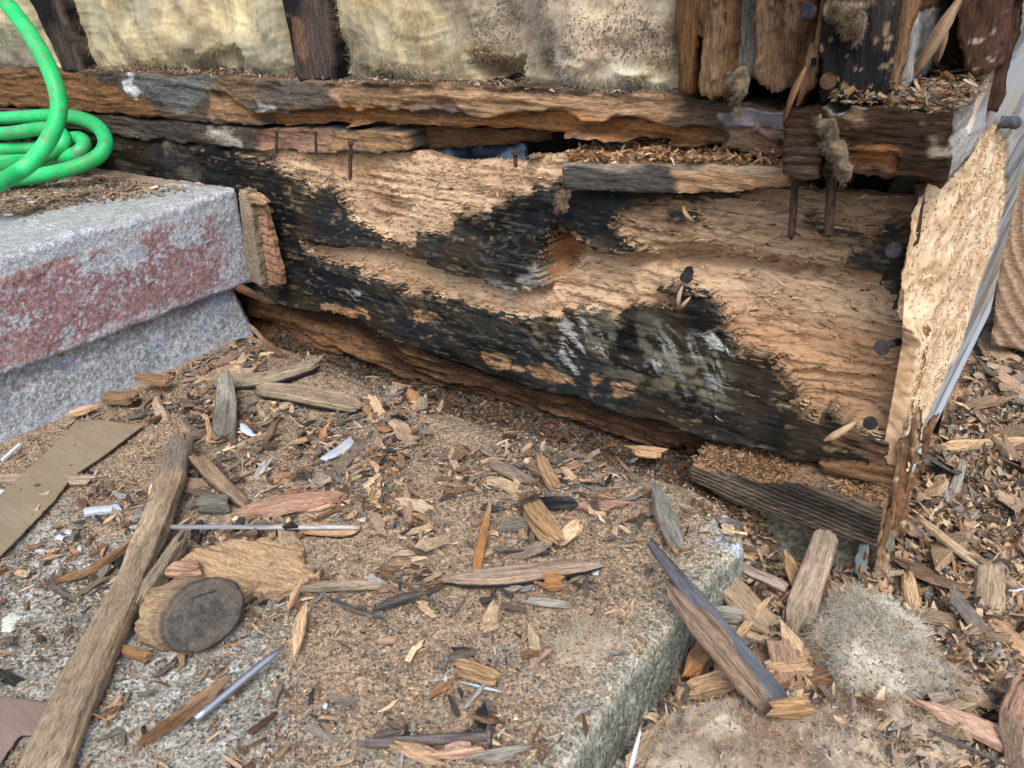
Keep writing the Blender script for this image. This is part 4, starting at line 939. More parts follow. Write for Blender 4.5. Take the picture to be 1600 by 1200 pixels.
# ------------------------------------------------------------------ bits between step and wall
def wallbits():
    pl = planeY(.478)
    pr = dict(fx=60, fz=30, amp=.0006, big=.001)
    h0, c0 = rotwood((np.array([.22, .12, .08]), np.array([.34, .20, .13]), DKBR), deg=80, fx=12, fz=160, s=700)
    def h(U, V, d):
        return h0(U, V, d)-.0015*sm(.88, .98, np.sin(V*640+U*90+.6*vn(U*50, V*90)))
    def c(U, V, d, H): return lerp(c0(U, V, d, H), DKBR, sm(.90, .99, np.sin(V*640+U*90+.6*vn(U*50, V*90)))*.8)
    panel('cracked_strip', pl, topoly(pl, [(383, 318), (408, 322), (420, 360), (434, 420), (438, 446), (408, 450), (398, 400), (390, 350)]), .0012, h, c, skirt=.008, rag=.001, parent=None,
          label='upright reddish wood strip with many cross cracks beside the step corner', cat='wood strip')
    woodpart('wood_strip', [(372, 296), (384, 298), (400, 400), (406, 448), (392, 440), (382, 400)], .468, (np.array([.22, .18, .13]), np.array([.34, .27, .19]), DKBR), s=705, parent=None, skirt=.012, deg=85,
             label='thin grey tan strip pressed against the end of the step', cat='wood strip')
    woodpart('wood_chip', [(372, 300), (400, 305), (416, 316), (410, 324), (385, 318), (372, 312)], .470, (np.array([.26, .16, .10]), TAN, DKBR), s=706, parent=None, skirt=.006, label='small brown chip on top of the cracked strip by the step', cat='wood chip')
wallbits()
# ------------------------------------------------------------------ larger pieces of debris, each one its own thing
SZ = SLAB_Z+.0015
def surf_z(x, y):
    """height of whatever lies at x,y"""
    x = np.atleast_1d(np.asarray(x, float)); y = np.atleast_1d(np.asarray(y, float))
    on = sdf(x, y, SLABP) < 0
    z = np.where(on, SLAB_Z+slab_h(x, y), low_h(x, y))
    st = (x < STEP_X) & (y < .475)
    return np.where(st, STEP_TOP+.001, z)
def splinter(name, label, cat, pts, wpx, thick, cols, Z=SZ, rag=.006, s=0, deg_amp=.0009, m=None, top=None, side=None, patches=(), bow=0.0, tilt=0.0, box=12.0, group=None, parent=None, ends=(1, 1), dz=True, dust=0.0, flat=True):
    ctr = []; wd = []
    for i, p in enumerate(pts):
        lift = p[2] if len(p) > 2 else 0
        q = atZ(p[0], p[1], Z+lift); ctr.append(q); dist = q @ _F; w = wpx[i] if hasattr(wpx, '__len__') else wpx
        wd.append(w/F_PX*dist)
    ctr = np.array(ctr); wd = np.array(wd)
    if len(ctr) == 2:
        ctr = np.array([ctr[0], ctr.mean(0)+[0, 0, bow], ctr[1]]); wd = np.array([wd[0], wd.mean(), wd[1]])
    k = 8; C = catmull(ctr, k); Wd = catmull(np.stack([wd, wd*0, wd*0], -1), k)[:, 0]
    L = np.concatenate([[0], np.cumsum(np.linalg.norm(np.diff(C, axis=0), axis=1))]); n = int(np.clip(L[-1]/.0016, 10, 160))
    tt = np.linspace(0, L[-1], n); C = np.stack([np.interp(tt, L, C[:, i]) for i in range(3)], -1); Wd = np.interp(tt, L, Wd)
    T = np.gradient(C, axis=0); T /= np.linalg.norm(T, axis=1)[:, None]
    S = np.cross(T, [0, 0, 1.0]); S /= np.linalg.norm(S, axis=1)[:, None]; Up = np.cross(S, T)
    if tilt:
        c_, s_ = cos(tilt), sin(tilt); S, Up = S*c_+Up*s_, Up*c_-S*s_
    M = 32; a = (np.arange(M)+.5)/M*2*pi
    ca, sa = np.cos(a), np.sin(a); rr = (np.abs(ca)**box+np.abs(sa)**box)**(-1/box)
    yy, zz = ca*rr, sa*rr
    rs_ = np.random.default_rng(s+5)
    if box > 5:      # broken wood: bevels and splits make an uneven, angular section
        zz = zz*(1-.35*rs_.random()*np.clip(yy*rs_.choice([-1, 1]), 0, 1))-.25*rs_.random()*(zz > .5)*(yy > rs_.uniform(-.6, .6))
        yy = yy*(1-.25*rs_.random()*np.clip(zz, 0, 1))
    Tn = tt[:, None]*np.ones(M); Yn = yy[None]*Wd[:, None]/2; Zn = zz[None]*thick/2*np.ones((n, 1))
    g = fbm(Tn*12+s, Yn*260, Zn*260+s*3.1, s=s, o=4); g2 = fbm(Tn*60, Yn*600, Zn*600, s=s+1, o=3); b = fbm(Tn*30, Yn*40, Zn*40+s, s=s+2, o=3)
    sc = 1+(deg_amp*g*1.0+deg_amp*.5*g2)/(thick/2+.0008); Wf = 1+.12*b+deg_amp*g/(np.maximum(Wd[:, None], .002)/2)
    en = np.minimum(tt, tt[-1]-tt)[:, None]; which = (tt < tt[-1]/2)[:, None]
    e0, e1 = ends
    taper = sm(-.002, rag*1.4, en+rag*.5*fbm(Yn*300, Zn*300+s, s=s+3))
    taper = np.where(which, 1-(1-taper)*e0*.38, 1-(1-taper)*e1*.38)
    jag = terr(fbm(Yn*330+s, Zn*200, s=s+4, o=3)*.5+.5, 5, .2)*2-1
    off = (1.3*rag*jag+.9*rag*(Yn/np.maximum(Wd[:, None], .001))*rs_.uniform(-2, 2))*np.exp(-en/(rag*1.2+.001))*np.where(which, -1, 1)
    Wf = Wf+.16*(terr(fbm(Tn*22+s, np.sign(Yn)*3.3, s=s+9, o=2)*.5+.5, 4, .15)-.5)
    P = C[:, None]+T[:, None]*off[..., None]+S[:, None]*(Yn*Wf*taper)[..., None]+Up[:, None]*(Zn*sc*taper+thick/2)[..., None]
    zpos = zz[None]*np.ones((n, 1)); ypos = yy[None]*np.ones((n, 1))
    bb = fbm(Tn*16+s, Yn*60, Zn*60, s=s+6, o=4)
    Cc = lerp(cols[0], cols[1], sm(-.5, .5, bb+.3*g)); Cc = lerp(Cc, cols[2], sm(.1, .75, g2)*.45)
    if top is not None: Cc = lerp(Cc, np.asarray(top)[None, None]*(1+.35*g2[..., None]), sm(.55, .85, zpos)*sm(-.9, -.5, bb))
    if side is not None: Cc = lerp(Cc, np.asarray(side)[None, None]*(1+.35*g2[..., None]), sm(.1, -.3, zpos))
    for (t0, t1, cc, st) in patches:
        f = tt[:, None]/tt[-1]+.06*bb; Cc = lerp(Cc, np.asarray(cc)[None, None]*(1+.35*g2[..., None]), sm(t0-.03, t0+.03, f)*sm(t1+.03, t1-.03, f)*st)
    if dust: Cc = lerp(Cc, SDUST, dust*sm(.3, .8, zpos)*sm(-.2, .5, fbm(Tn*300, Yn*300, s=s+8)))
    V = np.concatenate([P.reshape(-1, 3), P[0].mean(0)[None], P[-1].mean(0)[None]])
    Cc = np.concatenate([Cc.reshape(-1, 3), Cc[0].mean(0)[None]*1.1, Cc[-1].mean(0)[None]*1.1])
    G = np.concatenate([np.stack([Tn, Yn, Zn], -1).reshape(-1, 3)+s*.37, np.zeros((2, 3))])
    i = np.arange(n-1)[:, None]*M; j = np.arange(M)[None]; j2 = (j+1) % M
    F = np.stack([i+j, i+j2, i+M+j2, i+M+j], -1).reshape(-1, 4)[:, ::-1]
    jj = np.arange(M); jn = (jj+1) % M
    Ft = np.concatenate([np.stack([jj, jn, np.full(M, n*M)], -1), np.stack([(n-1)*M+jn, (n-1)*M+jj, np.full(M, n*M+1)], -1)])
    return mesh_obj(name, V, [F, Ft], Cc, G, m or M_CHIP, parent, not flat, label=label, cat=cat, group=group)
def plate(name, label, cat, px, Z, thick, cols, s=0, m=None, rag=.0008, res=.0012, deg=0, amp=.0004, bend=None, parent=None, group=None, lift=0, big=.0006, terrace=0):
    pl = planeZ(Z+thick+lift)
    h0, c0 = rotwood(cols, deg=deg, s=s, pl=pl, kw=None) if 0 else rotwood(cols, deg=deg, s=s, pl=pl, amp=amp, big=big, terrace=terrace)
    def h(U, V, d): return h0(U, V, d)*min(1, thick/.003) + (bend(U, V) if bend else 0)
    def c(U, V, d, H): return c0(U, V, d, H)
    O = topoly(pl, px)
    o, info = panel(name, pl, O, res, h, c, skirt=thick+lift*.0, rag=rag, ragf=150, rows=4, m=m or M_CHIP, parent=parent, seed=s, label=label, cat=cat, group=group, skirt_col=lambda u, v, hh, c_: c_*.85)
    return o
gb = (np.array([.20, .165, .125]), np.array([.34, .27, .19]), np.array([.09, .07, .05]))   # grey brown
tn = (TAN*.85, PALE, BROWN); bz = (BROWN, np.array([.28, .17, .10]), DKBR); og = (ORANGE, TAN, BROWN); ck = (np.array([.035, .035, .037]), np.array([.09, .09, .092]), TAN*.5)
gy = (np.array([.15, .14, .12]), np.array([.30, .28, .24]), CHAR*2); pk = (np.array([.34, .20, .14]), np.array([.46, .30, .22]), BROWN); wh = (np.array([.38, .43, .50]), np.array([.52, .57, .64]), np.array([.3, .3, .3]))

splinter('wood_strip', 'long grey brown weathered wood strip running diagonally out of the bottom left of the photo', 'wood strip', [(288, 685, .016), (262, 780, .013), (205, 920, .008), (130, 1080, .004), (40, 1270, .002)], [42, 46, 50, 66, 86], .010,
         (np.array([.25, .19, .13]), np.array([.40, .31, .21]), np.array([.10, .07, .05])), rag=.012, s=801, deg_amp=.0013, patches=[(0, .16, (.16, .14, .12), .75), (.17, .22, (.38, .28, .18), .5), (.2, .34, (.17, .11, .07), .35)])
plate('cardboard_strip', 'flat olive brown cardboard strip with a kinked edge at the left', 'cardboard', [(118, 658), (160, 655), (224, 663), (170, 705), (112, 744), (85, 780), (0, 868), (-160, 1010), (-260, 960), (-60, 830), (0, 770), (50, 725), (100, 680)], SLAB_Z, .0015,
      (np.array([.22, .18, .12]), np.array([.25, .205, .14]), np.array([.18, .145, .10])), s=805, m=M_CARD, rag=.0003, amp=.0001, big=.0003, lift=.004, bend=lambda U, V: .001*fbm(U*12, V*12, s=5))
# round plug
def plug():
    root = empty('wood_plug', 'round sawn wood plug lying on its side, dark grey end grain facing out', 'wood plug')
    c0 = atZ(322, 960, SLAB_Z+.022); 
    ax = -np.array(c0)/np.linalg.norm(c0); ax = ax*1.0+np.array([.10, -.15, .12])+_R*.75; ax /= np.linalg.norm(ax)
    R = 68/F_PX*(c0 @ _F)
    a = np.cross(ax, [0, 0, 1]); a /= np.linalg.norm(a); b = np.cross(a, ax)
    # end disc with rim
    nr, na = 26, 96
    rr = np.linspace(0, 1, nr)[:, None]*np.ones(na); aa = (np.arange(na)/na*2*pi)[None]*np.ones((nr, 1))
    x, y = rr*R*np.cos(aa), rr*R*.76*np.sin(aa)
    rim = 1+.02*fbm(np.cos(aa)*3, np.sin(aa)*3, s=7); x, y = x*rim, y*rim
    n = fbm(x*300, y*300, s=8, o=4); hgt = .0004*n-.0022*sm(.93, 1, rr)
    P = c0+a*x[..., None]+b*y[..., None]+ax*hgt[..., None]
    Cc = lerp([.075, .07, .066], [.115, .108, .10], sm(-.5, .5, n)); Cc = lerp(Cc, [.16, .13, .10], sm(.1, .7, fbm(x*70+3, y*70, s=9, o=4))*.6)
    ck_ = np.exp(-((y-b.dot(b)*.012-.3*x)/.0006)**2)*(x > -.012)*(x < .004); Cc = lerp(Cc, [.02, .02, .02], ck_)
    idx = np.arange(nr*na).reshape(nr, na); nx = np.roll(idx, -1, 1)
    F = np.stack([idx[:-1], idx[1:], nx[1:], nx[:-1]], -1).reshape(-1, 4)
    mesh_obj('end_grain', P.reshape(-1, 3), [F], Cc.reshape(-1, 3), np.stack([x*6, y, hgt], -1).reshape(-1, 3), M_CHIP, root)
    # body
    nl = 30; t = np.linspace(0, 1, nl)[:, None]*np.ones(na); aa = (np.arange(na)/na*2*pi)[None]*np.ones((nl, 1))
    g = fbm(t*3, np.cos(aa)*5, np.sin(aa)*5, s=10, o=4)
    rad = R*(1+.02*fbm(np.cos(aa)*3, np.sin(aa)*3, s=7))*(1+.05*t+.05*g*sm(0, .3, t)); Ln = .040
    back = ax*-Ln
    P = c0+a*(rad*np.cos(aa))[..., None]+b*(rad*.76*np.sin(aa))[..., None]+back*(t+.25*g*sm(.5, 1, t))[..., None]-ax*.0015
    Cc = lerp([.12, .10, .08], [.26, .19, .125], sm(.08, .2, t+.1*g)); Cc = lerp(Cc, [.38, .27, .165], sm(.4, .5, t+.15*g)); Cc = lerp(Cc, BROWN, sm(.2, .6, g)*.5)
    idx = np.arange(nl*na).reshape(nl, na); nx = np.roll(idx, -1, 1)
    F = np.stack([idx[:-1], idx[1:], nx[1:], nx[:-1]], -1).reshape(-1, 4)
    mesh_obj('plug_body', P.reshape(-1, 3), [F], Cc.reshape(-1, 3), np.stack([t*.03, rad*np.cos(aa), rad*np.sin(aa)], -1).reshape(-1, 3), M_CHIP, root)
plug()
S_ = splinter
plate('wood_slab', 'large flat tan wood piece lying behind the round plug', 'wood piece', [(268, 900), (290, 862), (340, 845), (420, 838), (470, 850), (478, 880), (500, 890), (445, 915), (375, 925), (330, 915), (300, 905)], SLAB_Z, .010, (np.array([.36, .24, .14]), np.array([.46, .32, .19]), BROWN), s=810, rag=.003, terrace=.003, deg=15, amp=.0006)
S_('wood_strip', 'brown split piece leaning into the round plug from above', 'wood strip', [(290, 850, .006), (215, 965, .002)], [20, 34], .012, gb, s=812, rag=.006)
S_('wood_chip', 'small reddish ribbed block on top of the tan piece by the plug', 'wood chip', [(268, 892, .010), (316, 892, .010)], 28, .006, pk, s=813, rag=.002, deg_amp=.0016)
S_('wood_piece', 'pinkish brown leaf shaped piece with cross cracks in the middle left', 'wood piece', [(368, 812, .002), (430, 796, .006), (490, 786, .006), (545, 782, .003)], [16, 44, 36, 8], .007, pk, s=814, rag=.004)
S_('wood_piece', 'tan split piece with a dark underside behind the grey lath', 'wood piece', [(452, 802, .003), (520, 790, .003)], [10, 26], .005, tn, s=815)
S_('wood_piece', 'wide tan and black splinter lying just below the grey lath end', 'wood piece', [(470, 830), (545, 835), (560, 818)], [26, 24, 8], .006, (TAN*.8, TAN, CHAR), s=816, side=CHAR)
S_('lath', 'thin straight grey lath lying across the pile', 'lath', [(203, 825, .010), (340, 825, .012), (562, 826, .006)], [7, 8, 4], .002, (np.array([.22, .23, .25]), np.array([.42, .43, .45]), CHAR*2), s=817, rag=.003, deg_amp=.0002, m=M_PAINT)
# black trim stick, two parts
r_ = empty('trim_stick', 'black painted trim stick sloping off the right edge of the slab', 'trim stick')
S_('painted_face', None, None, [(1012, 848, .034), (1110, 966, .010), (1226, 1104, -.024)], [16, 38, 42], .003, (np.array([.055, .06, .075]), np.array([.10, .11, .135]), CHAR), s=820, rag=.003, m=M_PAINT, parent=r_, deg_amp=.0002, tilt=.12, dust=.12, box=8)
S_('wood_side', None, None, [(1050, 905, .018), (1112, 990, .000), (1208, 1110, -.032)], [22, 46, 36], .012, (np.array([.10, .075, .055]), np.array([.24, .17, .12]), CHAR), s=822, rag=.007, parent=r_, tilt=-.95, deg_amp=.0013)
# steel rod
def rod():
    a, b = atZ(305, 1124, SLAB_Z+.006), atZ(443, 1010, SLAB_Z+.010)
    pts = [a+(b-a)*t for t in np.linspace(0, 1, 12)]; rad = np.full(12, .0023); rad[-1] = .0004; rad[-2] = .0016
    V, F, Ft, G = tube(pts, rad, 14); C = np.tile([.42, .45, .52], (len(V), 1))*(1+.15*vn(V[:, 0]*300, V[:, 1]*300, V[:, 2]*300))[:, None]
    mesh_obj('steel_nail', V, [F, Ft], C, G, M_STEEL, None, True, label='shiny pointed steel nail shank lying on the bare concrete', cat='nail')
rod()
S_('wood_strip', 'thin dark brown stick beside the shiny nail', 'wood strip', [(222, 1168, .002), (290, 1120, .004), (358, 1066, .008)], [14, 24, 20], .005, (BROWN*.7, np.array([.28, .19, .12]), DKBR), s=825, rag=.006, side=TAN*.6)
S_('wood_strip', 'flat grey brown strip lying level in the middle of the slab', 'wood strip', [(700, 912, .001), (790, 905, .002), (925, 888, .003)], [12, 34, 26], .006, (np.array([.28, .20, .15]), np.array([.36, .27, .20]), DKBR), s=826, rag=.006, side=CHAR*2)
S_('splinter', 'upright looking orange splinter with a dark edge, pointing at the sill', 'splinter', [(767, 785, .010), (755, 840, .008), (743, 905, .004)], [6, 14, 16], .003, og, s=827, rag=.006, side=CHAR*2)
S_('wood_piece', 'fibrous brown chunk with a charred top end', 'wood piece', [(826, 795, .004), (850, 830, .006), (872, 855, .004)], [30, 32, 20], .012, (np.array([.30, .19, .10]), np.array([.42, .28, .15]), DKBR), s=828, rag=.005, patches=[(0, .2, (.03, .03, .035), .9)], deg_amp=.0016)
S_('wood_chip', 'pale yellow blunt chip leaning on the fibrous chunk', 'wood chip', [(873, 852, .004), (908, 822, .010)], [22, 24], .006, (PALE, PALE*1.1, TAN), s=829, rag=.002)
S_('wood_piece', 'dark grey weathered splinter standing near the back corner of the slab', 'wood piece', [(1024, 768, .012), (1040, 815, .008), (1062, 864, .003)], [14, 28, 16], .008, (np.array([.13, .13, .115]), np.array([.24, .23, .20]), CHAR), s=830, rag=.004, side=TAN*.7, deg_amp=.0014)
S_('wood_piece', 'charred flat piece with saw kerfs behind the fibrous chunk', 'wood piece', [(818, 792, .002), (900, 790, .003)], [24, 22], .005, (CHAR*1.5, np.array([.10, .105, .11]), CHAR), s=831, rag=.003)
S_('wood_chip', 'tan chip with a black spot beside the charred flat piece', 'wood chip', [(903, 796, .002), (974, 792, .003)], [18, 14], .004, pk, s=832, patches=[(.2, .45, (.04, .04, .04), .9)])
S_('wood_piece', 'grey brown wedge on the sawdust left of the crumpled leaf shaped chip', 'wood piece', [(766, 728, .004), (800, 742, .004), (834, 760, .003)], [20, 24, 10], .007, (np.array([.18, .14, .11]), np.array([.27, .21, .16]), DKBR), s=833, rag=.004)
S_('wood_piece', 'upturned tan and grey flake near the slab back edge', 'wood piece', [(842, 712, .010), (852, 740, .006), (866, 768, .002)], [18, 26, 30], .004, (TAN*.8, np.array([.34, .30, .28]), BROWN), s=834, rag=.005, tilt=.5)
S_('splinter', 'thin black curved splinter left of the pale blunt chip', 'splinter', [(800, 866, .001), (852, 868, .001)], [6, 10], .003, ck, s=835)
S_('splinter', 'thin charred splinter right of the pale blunt chip', 'splinter', [(936, 848, .001), (976, 840, .001)], [8, 5], .003, ck, s=836)
S_('wood_chip', 'orange brown cube of wood just below the flat level strip', 'wood chip', [(850, 921, .001), (880, 921, .001)], 20, .012, (ORANGE*.9, np.array([.42, .22, .10]), BROWN), s=837, rag=.002, box=6)
S_('wood_chip', 'dark worn chip lying alone on the sawdust right of the orange cube', 'wood chip', [(830, 942, .001), (880, 948, .001)], [12, 10], .004, gy, s=838)
S_('wood_piece', 'chunky tan chip with fine cracks on the open sawdust', 'wood piece', [(776, 955, .001), (764, 988, .001)], [18, 30], .010, (np.array([.34, .24, .15]), np.array([.46, .34, .22]), BROWN), s=839, rag=.002)
S_('wood_piece', 'brown blunt stub near the bottom centre', 'wood piece', [(718, 1046, .001), (778, 1068, .002)], [24, 20], .008, (np.array([.27, .17, .09]), np.array([.38, .25, .14]), DKBR), s=840, rag=.003)
S_('paint_flake', 'thin white curved paint strip under the brown stub', 'paint flake', [(732, 1070, .001), (772, 1080, .001)], [6, 8], .0012, wh, s=841, m=M_PAINT)
S_('wood_chip', 'orange tan ragged splinter standing over the sawdust right of the plug', 'wood chip', [(476, 948, .006), (468, 985, .004), (460, 1030, .001)], [16, 20, 8], .004, (TAN, PALE, ORANGE), s=842, rag=.005)
S_('wood_strip', 'straight pale grooved strip lying level right of the plug', 'wood strip', [(474, 924, .002), (584, 918, .002)], [16, 16], .005, gb, s=843, rag=.004)
S_('splinter', 'charred splinter pair lying below the pale grooved strip', 'splinter', [(520, 940, .001), (590, 968, .001)], [10, 8], .003, ck, s=844)
S_('splinter', 'short charred splinter pointing up right toward the flat level strip', 'splinter', [(600, 948, .001), (655, 932, .002)], [14, 12], .004, ck, s=845)
S_('wood_chip', 'curled light brown chip above the ragged orange splinter', 'wood chip', [(468, 918, .003), (452, 952, .001)], [14, 18], .005, (TAN*.9, PALE*.9, BROWN), s=846)
S_('wood_chip', 'dark brown nut like chip alone on bare concrete beside the long strip', 'wood chip', [(196, 1022, .001), (236, 1034, .001)], [16, 18], .007, (np.array([.16, .09, .04]), np.array([.26, .15, .07]), DKBR), s=847, rag=.002)
S_('wood_piece', 'dusty grey board piece half buried by the step corner, nearer one', 'wood piece', [(405, 618, .010), (480, 628, .008), (565, 648, .004)], [30, 36, 30], .012, (np.array([.22, .17, .12]), np.array([.33, .26, .18]), CHAR), s=848, rag=.006, side=CHAR*1.5, dust=.5)
S_('wood_piece', 'dusty grey board piece half buried by the step corner, farther one', 'wood piece', [(340, 606, .010), (420, 598, .014), (500, 574, .014)], [34, 36, 24], .010, (np.array([.22, .18, .13]), np.array([.34, .28, .20]), CHAR*2), s=849, rag=.006, dust=.5, side=CHAR*2)
S_('wood_piece', 'stubby grey stake standing in the debris in front of the step', 'wood piece', [(352, 592, .030), (352, 640, .018), (348, 690, .004)], [22, 34, 36], .012, gy, s=850, rag=.003, side=TAN*.5, tilt=.3)
S_('splinter', 'thin tan upright sliver against the grey stake', 'splinter', [(322, 650, .012), (330, 690, .003)], [8, 10], .004, tn, s=851)
S_('wood_strip', 'dark brown stick running from the long strip down to the right', 'wood strip', [(308, 722, .016), (345, 760, .010), (388, 798, .004)], [22, 26, 20], .008, (np.array([.20, .14, .09]), np.array([.34, .25, .17]), DKBR), s=852, rag=.005, side=DKBR)
S_('wood_piece', 'rounded grey brown lump under the dark brown stick', 'wood piece', [(318, 800, .002), (362, 800, .004)], [26, 22], .014, gy, s=853, box=2.5, rag=.003)
S_('wood_piece', 'long twiggy brown splinter on the left between cardboard and long strip', 'splinter', [(90, 912, .001), (150, 890, .003), (218, 842, .006)], [8, 14, 8], .004, (BROWN*.8, np.array([.34, .23, .14]), DKBR), s=854)
S_('wood_strip', 'pale flat stick poking out under the cardboard strip', 'wood strip', [(-60, 752, .000), (60, 751, .000), (146, 752, .001)], [18, 20, 20], .004, (np.array([.30, .24, .18]), np.array([.40, .32, .24]), BROWN), s=855, rag=.003)
S_('wood_chip', 'brown chip leaning on the grey riser above the cardboard', 'wood chip', [(214, 590, .012), (265, 600, .006)], [28, 30], .004, bz, s=856, Z=SZ+.004, rag=.004)
S_('wood_piece', 'ribbed brown block in the debris below the riser', 'wood piece', [(165, 626, .004), (212, 628, .004)], [26, 30], .008, (np.array([.24, .15, .09]), np.array([.34, .22, .13]), DKBR), s=857, rag=.003)
S_('wood_chip', 'light tan chip with ridges lying against the foot of the riser', 'wood chip', [(112, 650, .003), (146, 640, .003)], [18, 16], .006, tn, s=858)
plate('vinyl_piece', 'small pale blue white plastic strip right of the cardboard', 'plastic piece', [(128, 792), (186, 785), (189, 794), (130, 801)], SLAB_Z, .004, wh, s=860, m=M_PAINT, rag=.0004, lift=.001)
plate('vinyl_piece', 'pale blue white plastic shard amid chips above the cracked pink piece', 'plastic piece', [(500, 715), (520, 700), (548, 680), (556, 694), (530, 708), (508, 718)], SLAB_Z+.008, .002, wh, s=861, m=M_PAINT, rag=.001, lift=.001)
plate('vinyl_piece', 'white broken plastic shard poking out left of the cardboard stick', 'plastic piece', [(-10, 760), (14, 764), (22, 772), (-10, 788)], SLAB_Z, .003, wh, s=862, m=M_PAINT, rag=.001)
plate('paint_flake', 'large off white paint flake near the left edge of the photo', 'paint flake', [(0, 968), (18, 955), (36, 960), (20, 985), (2, 986)], SLAB_Z, .0015, (np.array([.52, .54, .48]), np.array([.66, .67, .60]), np.array([.4, .4, .35])), s=863, m=M_PAINT, rag=.001)
plate('paint_flake', 'white twisted flake at the foot of the grey stake', 'paint flake', [(373, 660), (382, 660), (400, 678), (392, 680), (376, 672)], SLAB_Z+.012, .002, wh, s=864, m=M_PAINT, rag=.001)
S_('rod_fragment', 'thin white rod standing up by the riser at the left edge', 'rod', [(4, 722, .000), (34, 695, .004)], 4, .0025, wh, s=865, m=M_PAINT, rag=.0005)
for k, (x, y, w_, t_) in enumerate([(92, 838, 18, 10), (62, 858, 20, 7), (124, 856, 8, 14), (106, 828, 16, 8), (88, 892, 8, 14), (1080 / 1, 1056, 1, 1), (672, 1080, 12, 10), (696, 1058, 6, 18), (508, 1100, 8, 10), (812 / 1, 1120, 1, 1), (930, 892, 14, 10), (118, 1154, 16, 8), (920, 752, 8, 8), (800, 690, 6, 6)]):
    if w_ < 3: continue
    plate('paint_flake', None or 'tiny pale blue white paint flake lying loose on the slab', 'paint flake', [(x-w_/2, y+1), (x, y-t_/2), (x+w_/2, y-1), (x+w_*.3, y+t_/2), (x-w_*.3, y+t_/2)], SLAB_Z+.001, .0012, wh, s=870+k, m=M_PAINT, rag=.0006, group='tiny pale paint flakes on the slab', res=.0009)
# nail lying at the bottom
n1, n2 = atZ(768, 1150, SZ+.006), atZ(560, 1163, SZ+.002)
nail('loose_nail', n1, n2, r=.0026, hr=.0058, parent=None, col=(.10, .085, .085), s=31, label='long rusty nail lying flat at the bottom centre', cat='nail')
S_('wood_piece', 'tan curved splinter lying below the long rusty nail', 'wood piece', [(615, 1168, .001), (690, 1192, .002)], [16, 22], .006, tn, s=880)
S_('wood_piece', 'grey brown piece at the bottom edge right of the curved splinter', 'wood piece', [(742, 1196, .001), (820, 1182, .002)], [22, 18], .006, gy, s=881)
S_('wood_chip', 'tan block below the head of the long rusty nail', 'wood chip', [(692, 1180, .003), (742, 1174, .004)], [20, 20], .006, pk, s=882)
plate('paper_scrap', 'smooth brown scrap of wet paper in the bottom left corner', 'paper', [(-200, 1090), (20, 1088), (88, 1096), (80, 1140), (30, 1150), (12, 1172), (-60, 1300), (-300, 1300)], SLAB_Z, .001, (np.array([.20, .15, .125]), np.array([.25, .19, .155]), np.array([.15, .11, .09])), s=884, m=M_CARD, rag=.001, amp=.0001, lift=.003)
# right of the slab
LZ = -.400
S_('wood_board', 'grey brown board leaning up against the dark footing block', 'board', [(1300, 820, .045), (1275, 890, .024), (1245, 985, .004)], [36, 44, 54], .008, (np.array([.26, .20, .15]), np.array([.38, .30, .22]), DKBR), Z=LZ, s=890, rag=.008, deg_amp=.001)
S_('wood_board', 'dusty curved dark board wedged between the slab edge and the leaning grey board', 'board', [(1118, 868, .036), (1145, 925, .022), (1200, 985, .010)], [10, 46, 52], .007, (np.array([.22, .16, .11]), np.array([.34, .25, .17]), DKBR), Z=LZ, s=892, rag=.006, dust=.6)
S_('wood_strip', 'small square ended strip behind the curved dusty board', 'wood strip', [(1150, 888, .020), (1228, 925, .020)], [20, 22], .006, (np.array([.28, .22, .18]), np.array([.38, .30, .25]), DKBR), Z=LZ, s=893, rag=.002, side=DKBR)
S_('wood_strip', 'split brown stick standing behind the small square ended strip', 'wood strip', [(1222, 870, .02), (1250, 925, .006)], [18, 26], .006, (np.array([.28, .18, .10]), TAN, DKBR), Z=LZ, s=894)
S_('splinter', 'pale tan sliver pointing up over the curved dusty board', 'splinter', [(1200, 940, .020), (1150, 1000, .010)], [10, 16], .004, (PALE, TAN, BROWN), Z=LZ, s=895)
S_('wood_piece', 'rounded grey lump by the black trim stick', 'wood piece', [(1125, 968, .010), (1165, 972, .010)], [26, 24], .012, gy, Z=LZ, s=896, box=2.5)
S_('wood_piece', 'long pale lath fragment slanting across the debris on the right', 'lath', [(1438, 815, .016), (1500, 865, .014), (1562, 905, .008)], [12, 14, 22], .004, (np.array([.44, .34, .21]), PALE*.9, BROWN), Z=LZ, s=897)
S_('wood_piece', 'grey tan rough block at the end of the slanting lath', 'wood piece', [(1545, 900, .010), (1540, 975, .006)], [40, 50], .016, (np.array([.32, .25, .17]), np.array([.42, .33, .22]), BROWN), Z=LZ, s=898, rag=.004)
S_('wood_piece', 'pale upright splinter left of the middle of the right debris', 'splinter', [(1415, 900, .012), (1426, 960, .006)], [18, 22], .006, tn, Z=LZ, s=899)
S_('wood_strip', 'wide pale splintered board at the right edge of the photo', 'wood strip', [(1540, 980, .010), (1640, 1060, .010)], [30, 44], .010, (TAN, PALE, BROWN), Z=LZ, s=900, rag=.006)
S_('wood_strip', 'pinkish splintered strip crossing the bottom right corner', 'wood strip', [(1430, 1110, .026), (1530, 1150, .022), (1640, 1200, .018)], [14, 34, 50], .008, pk, Z=LZ, s=901, rag=.008)
S_('splinter', 'thin charred sliver beneath the pinkish strip', 'splinter', [(1468, 1152, .030), (1556, 1192, .026)], [6, 8], .003, ck, Z=LZ, s=902)
S_('wood_piece', 'reddish brown chunk at the right edge near the bottom', 'wood piece', [(1600, 1080, .02), (1570, 1150, .014)], [40, 34], .016, (np.array([.30, .19, .13]), np.array([.42, .30, .22]), DKBR), Z=LZ, s=903)
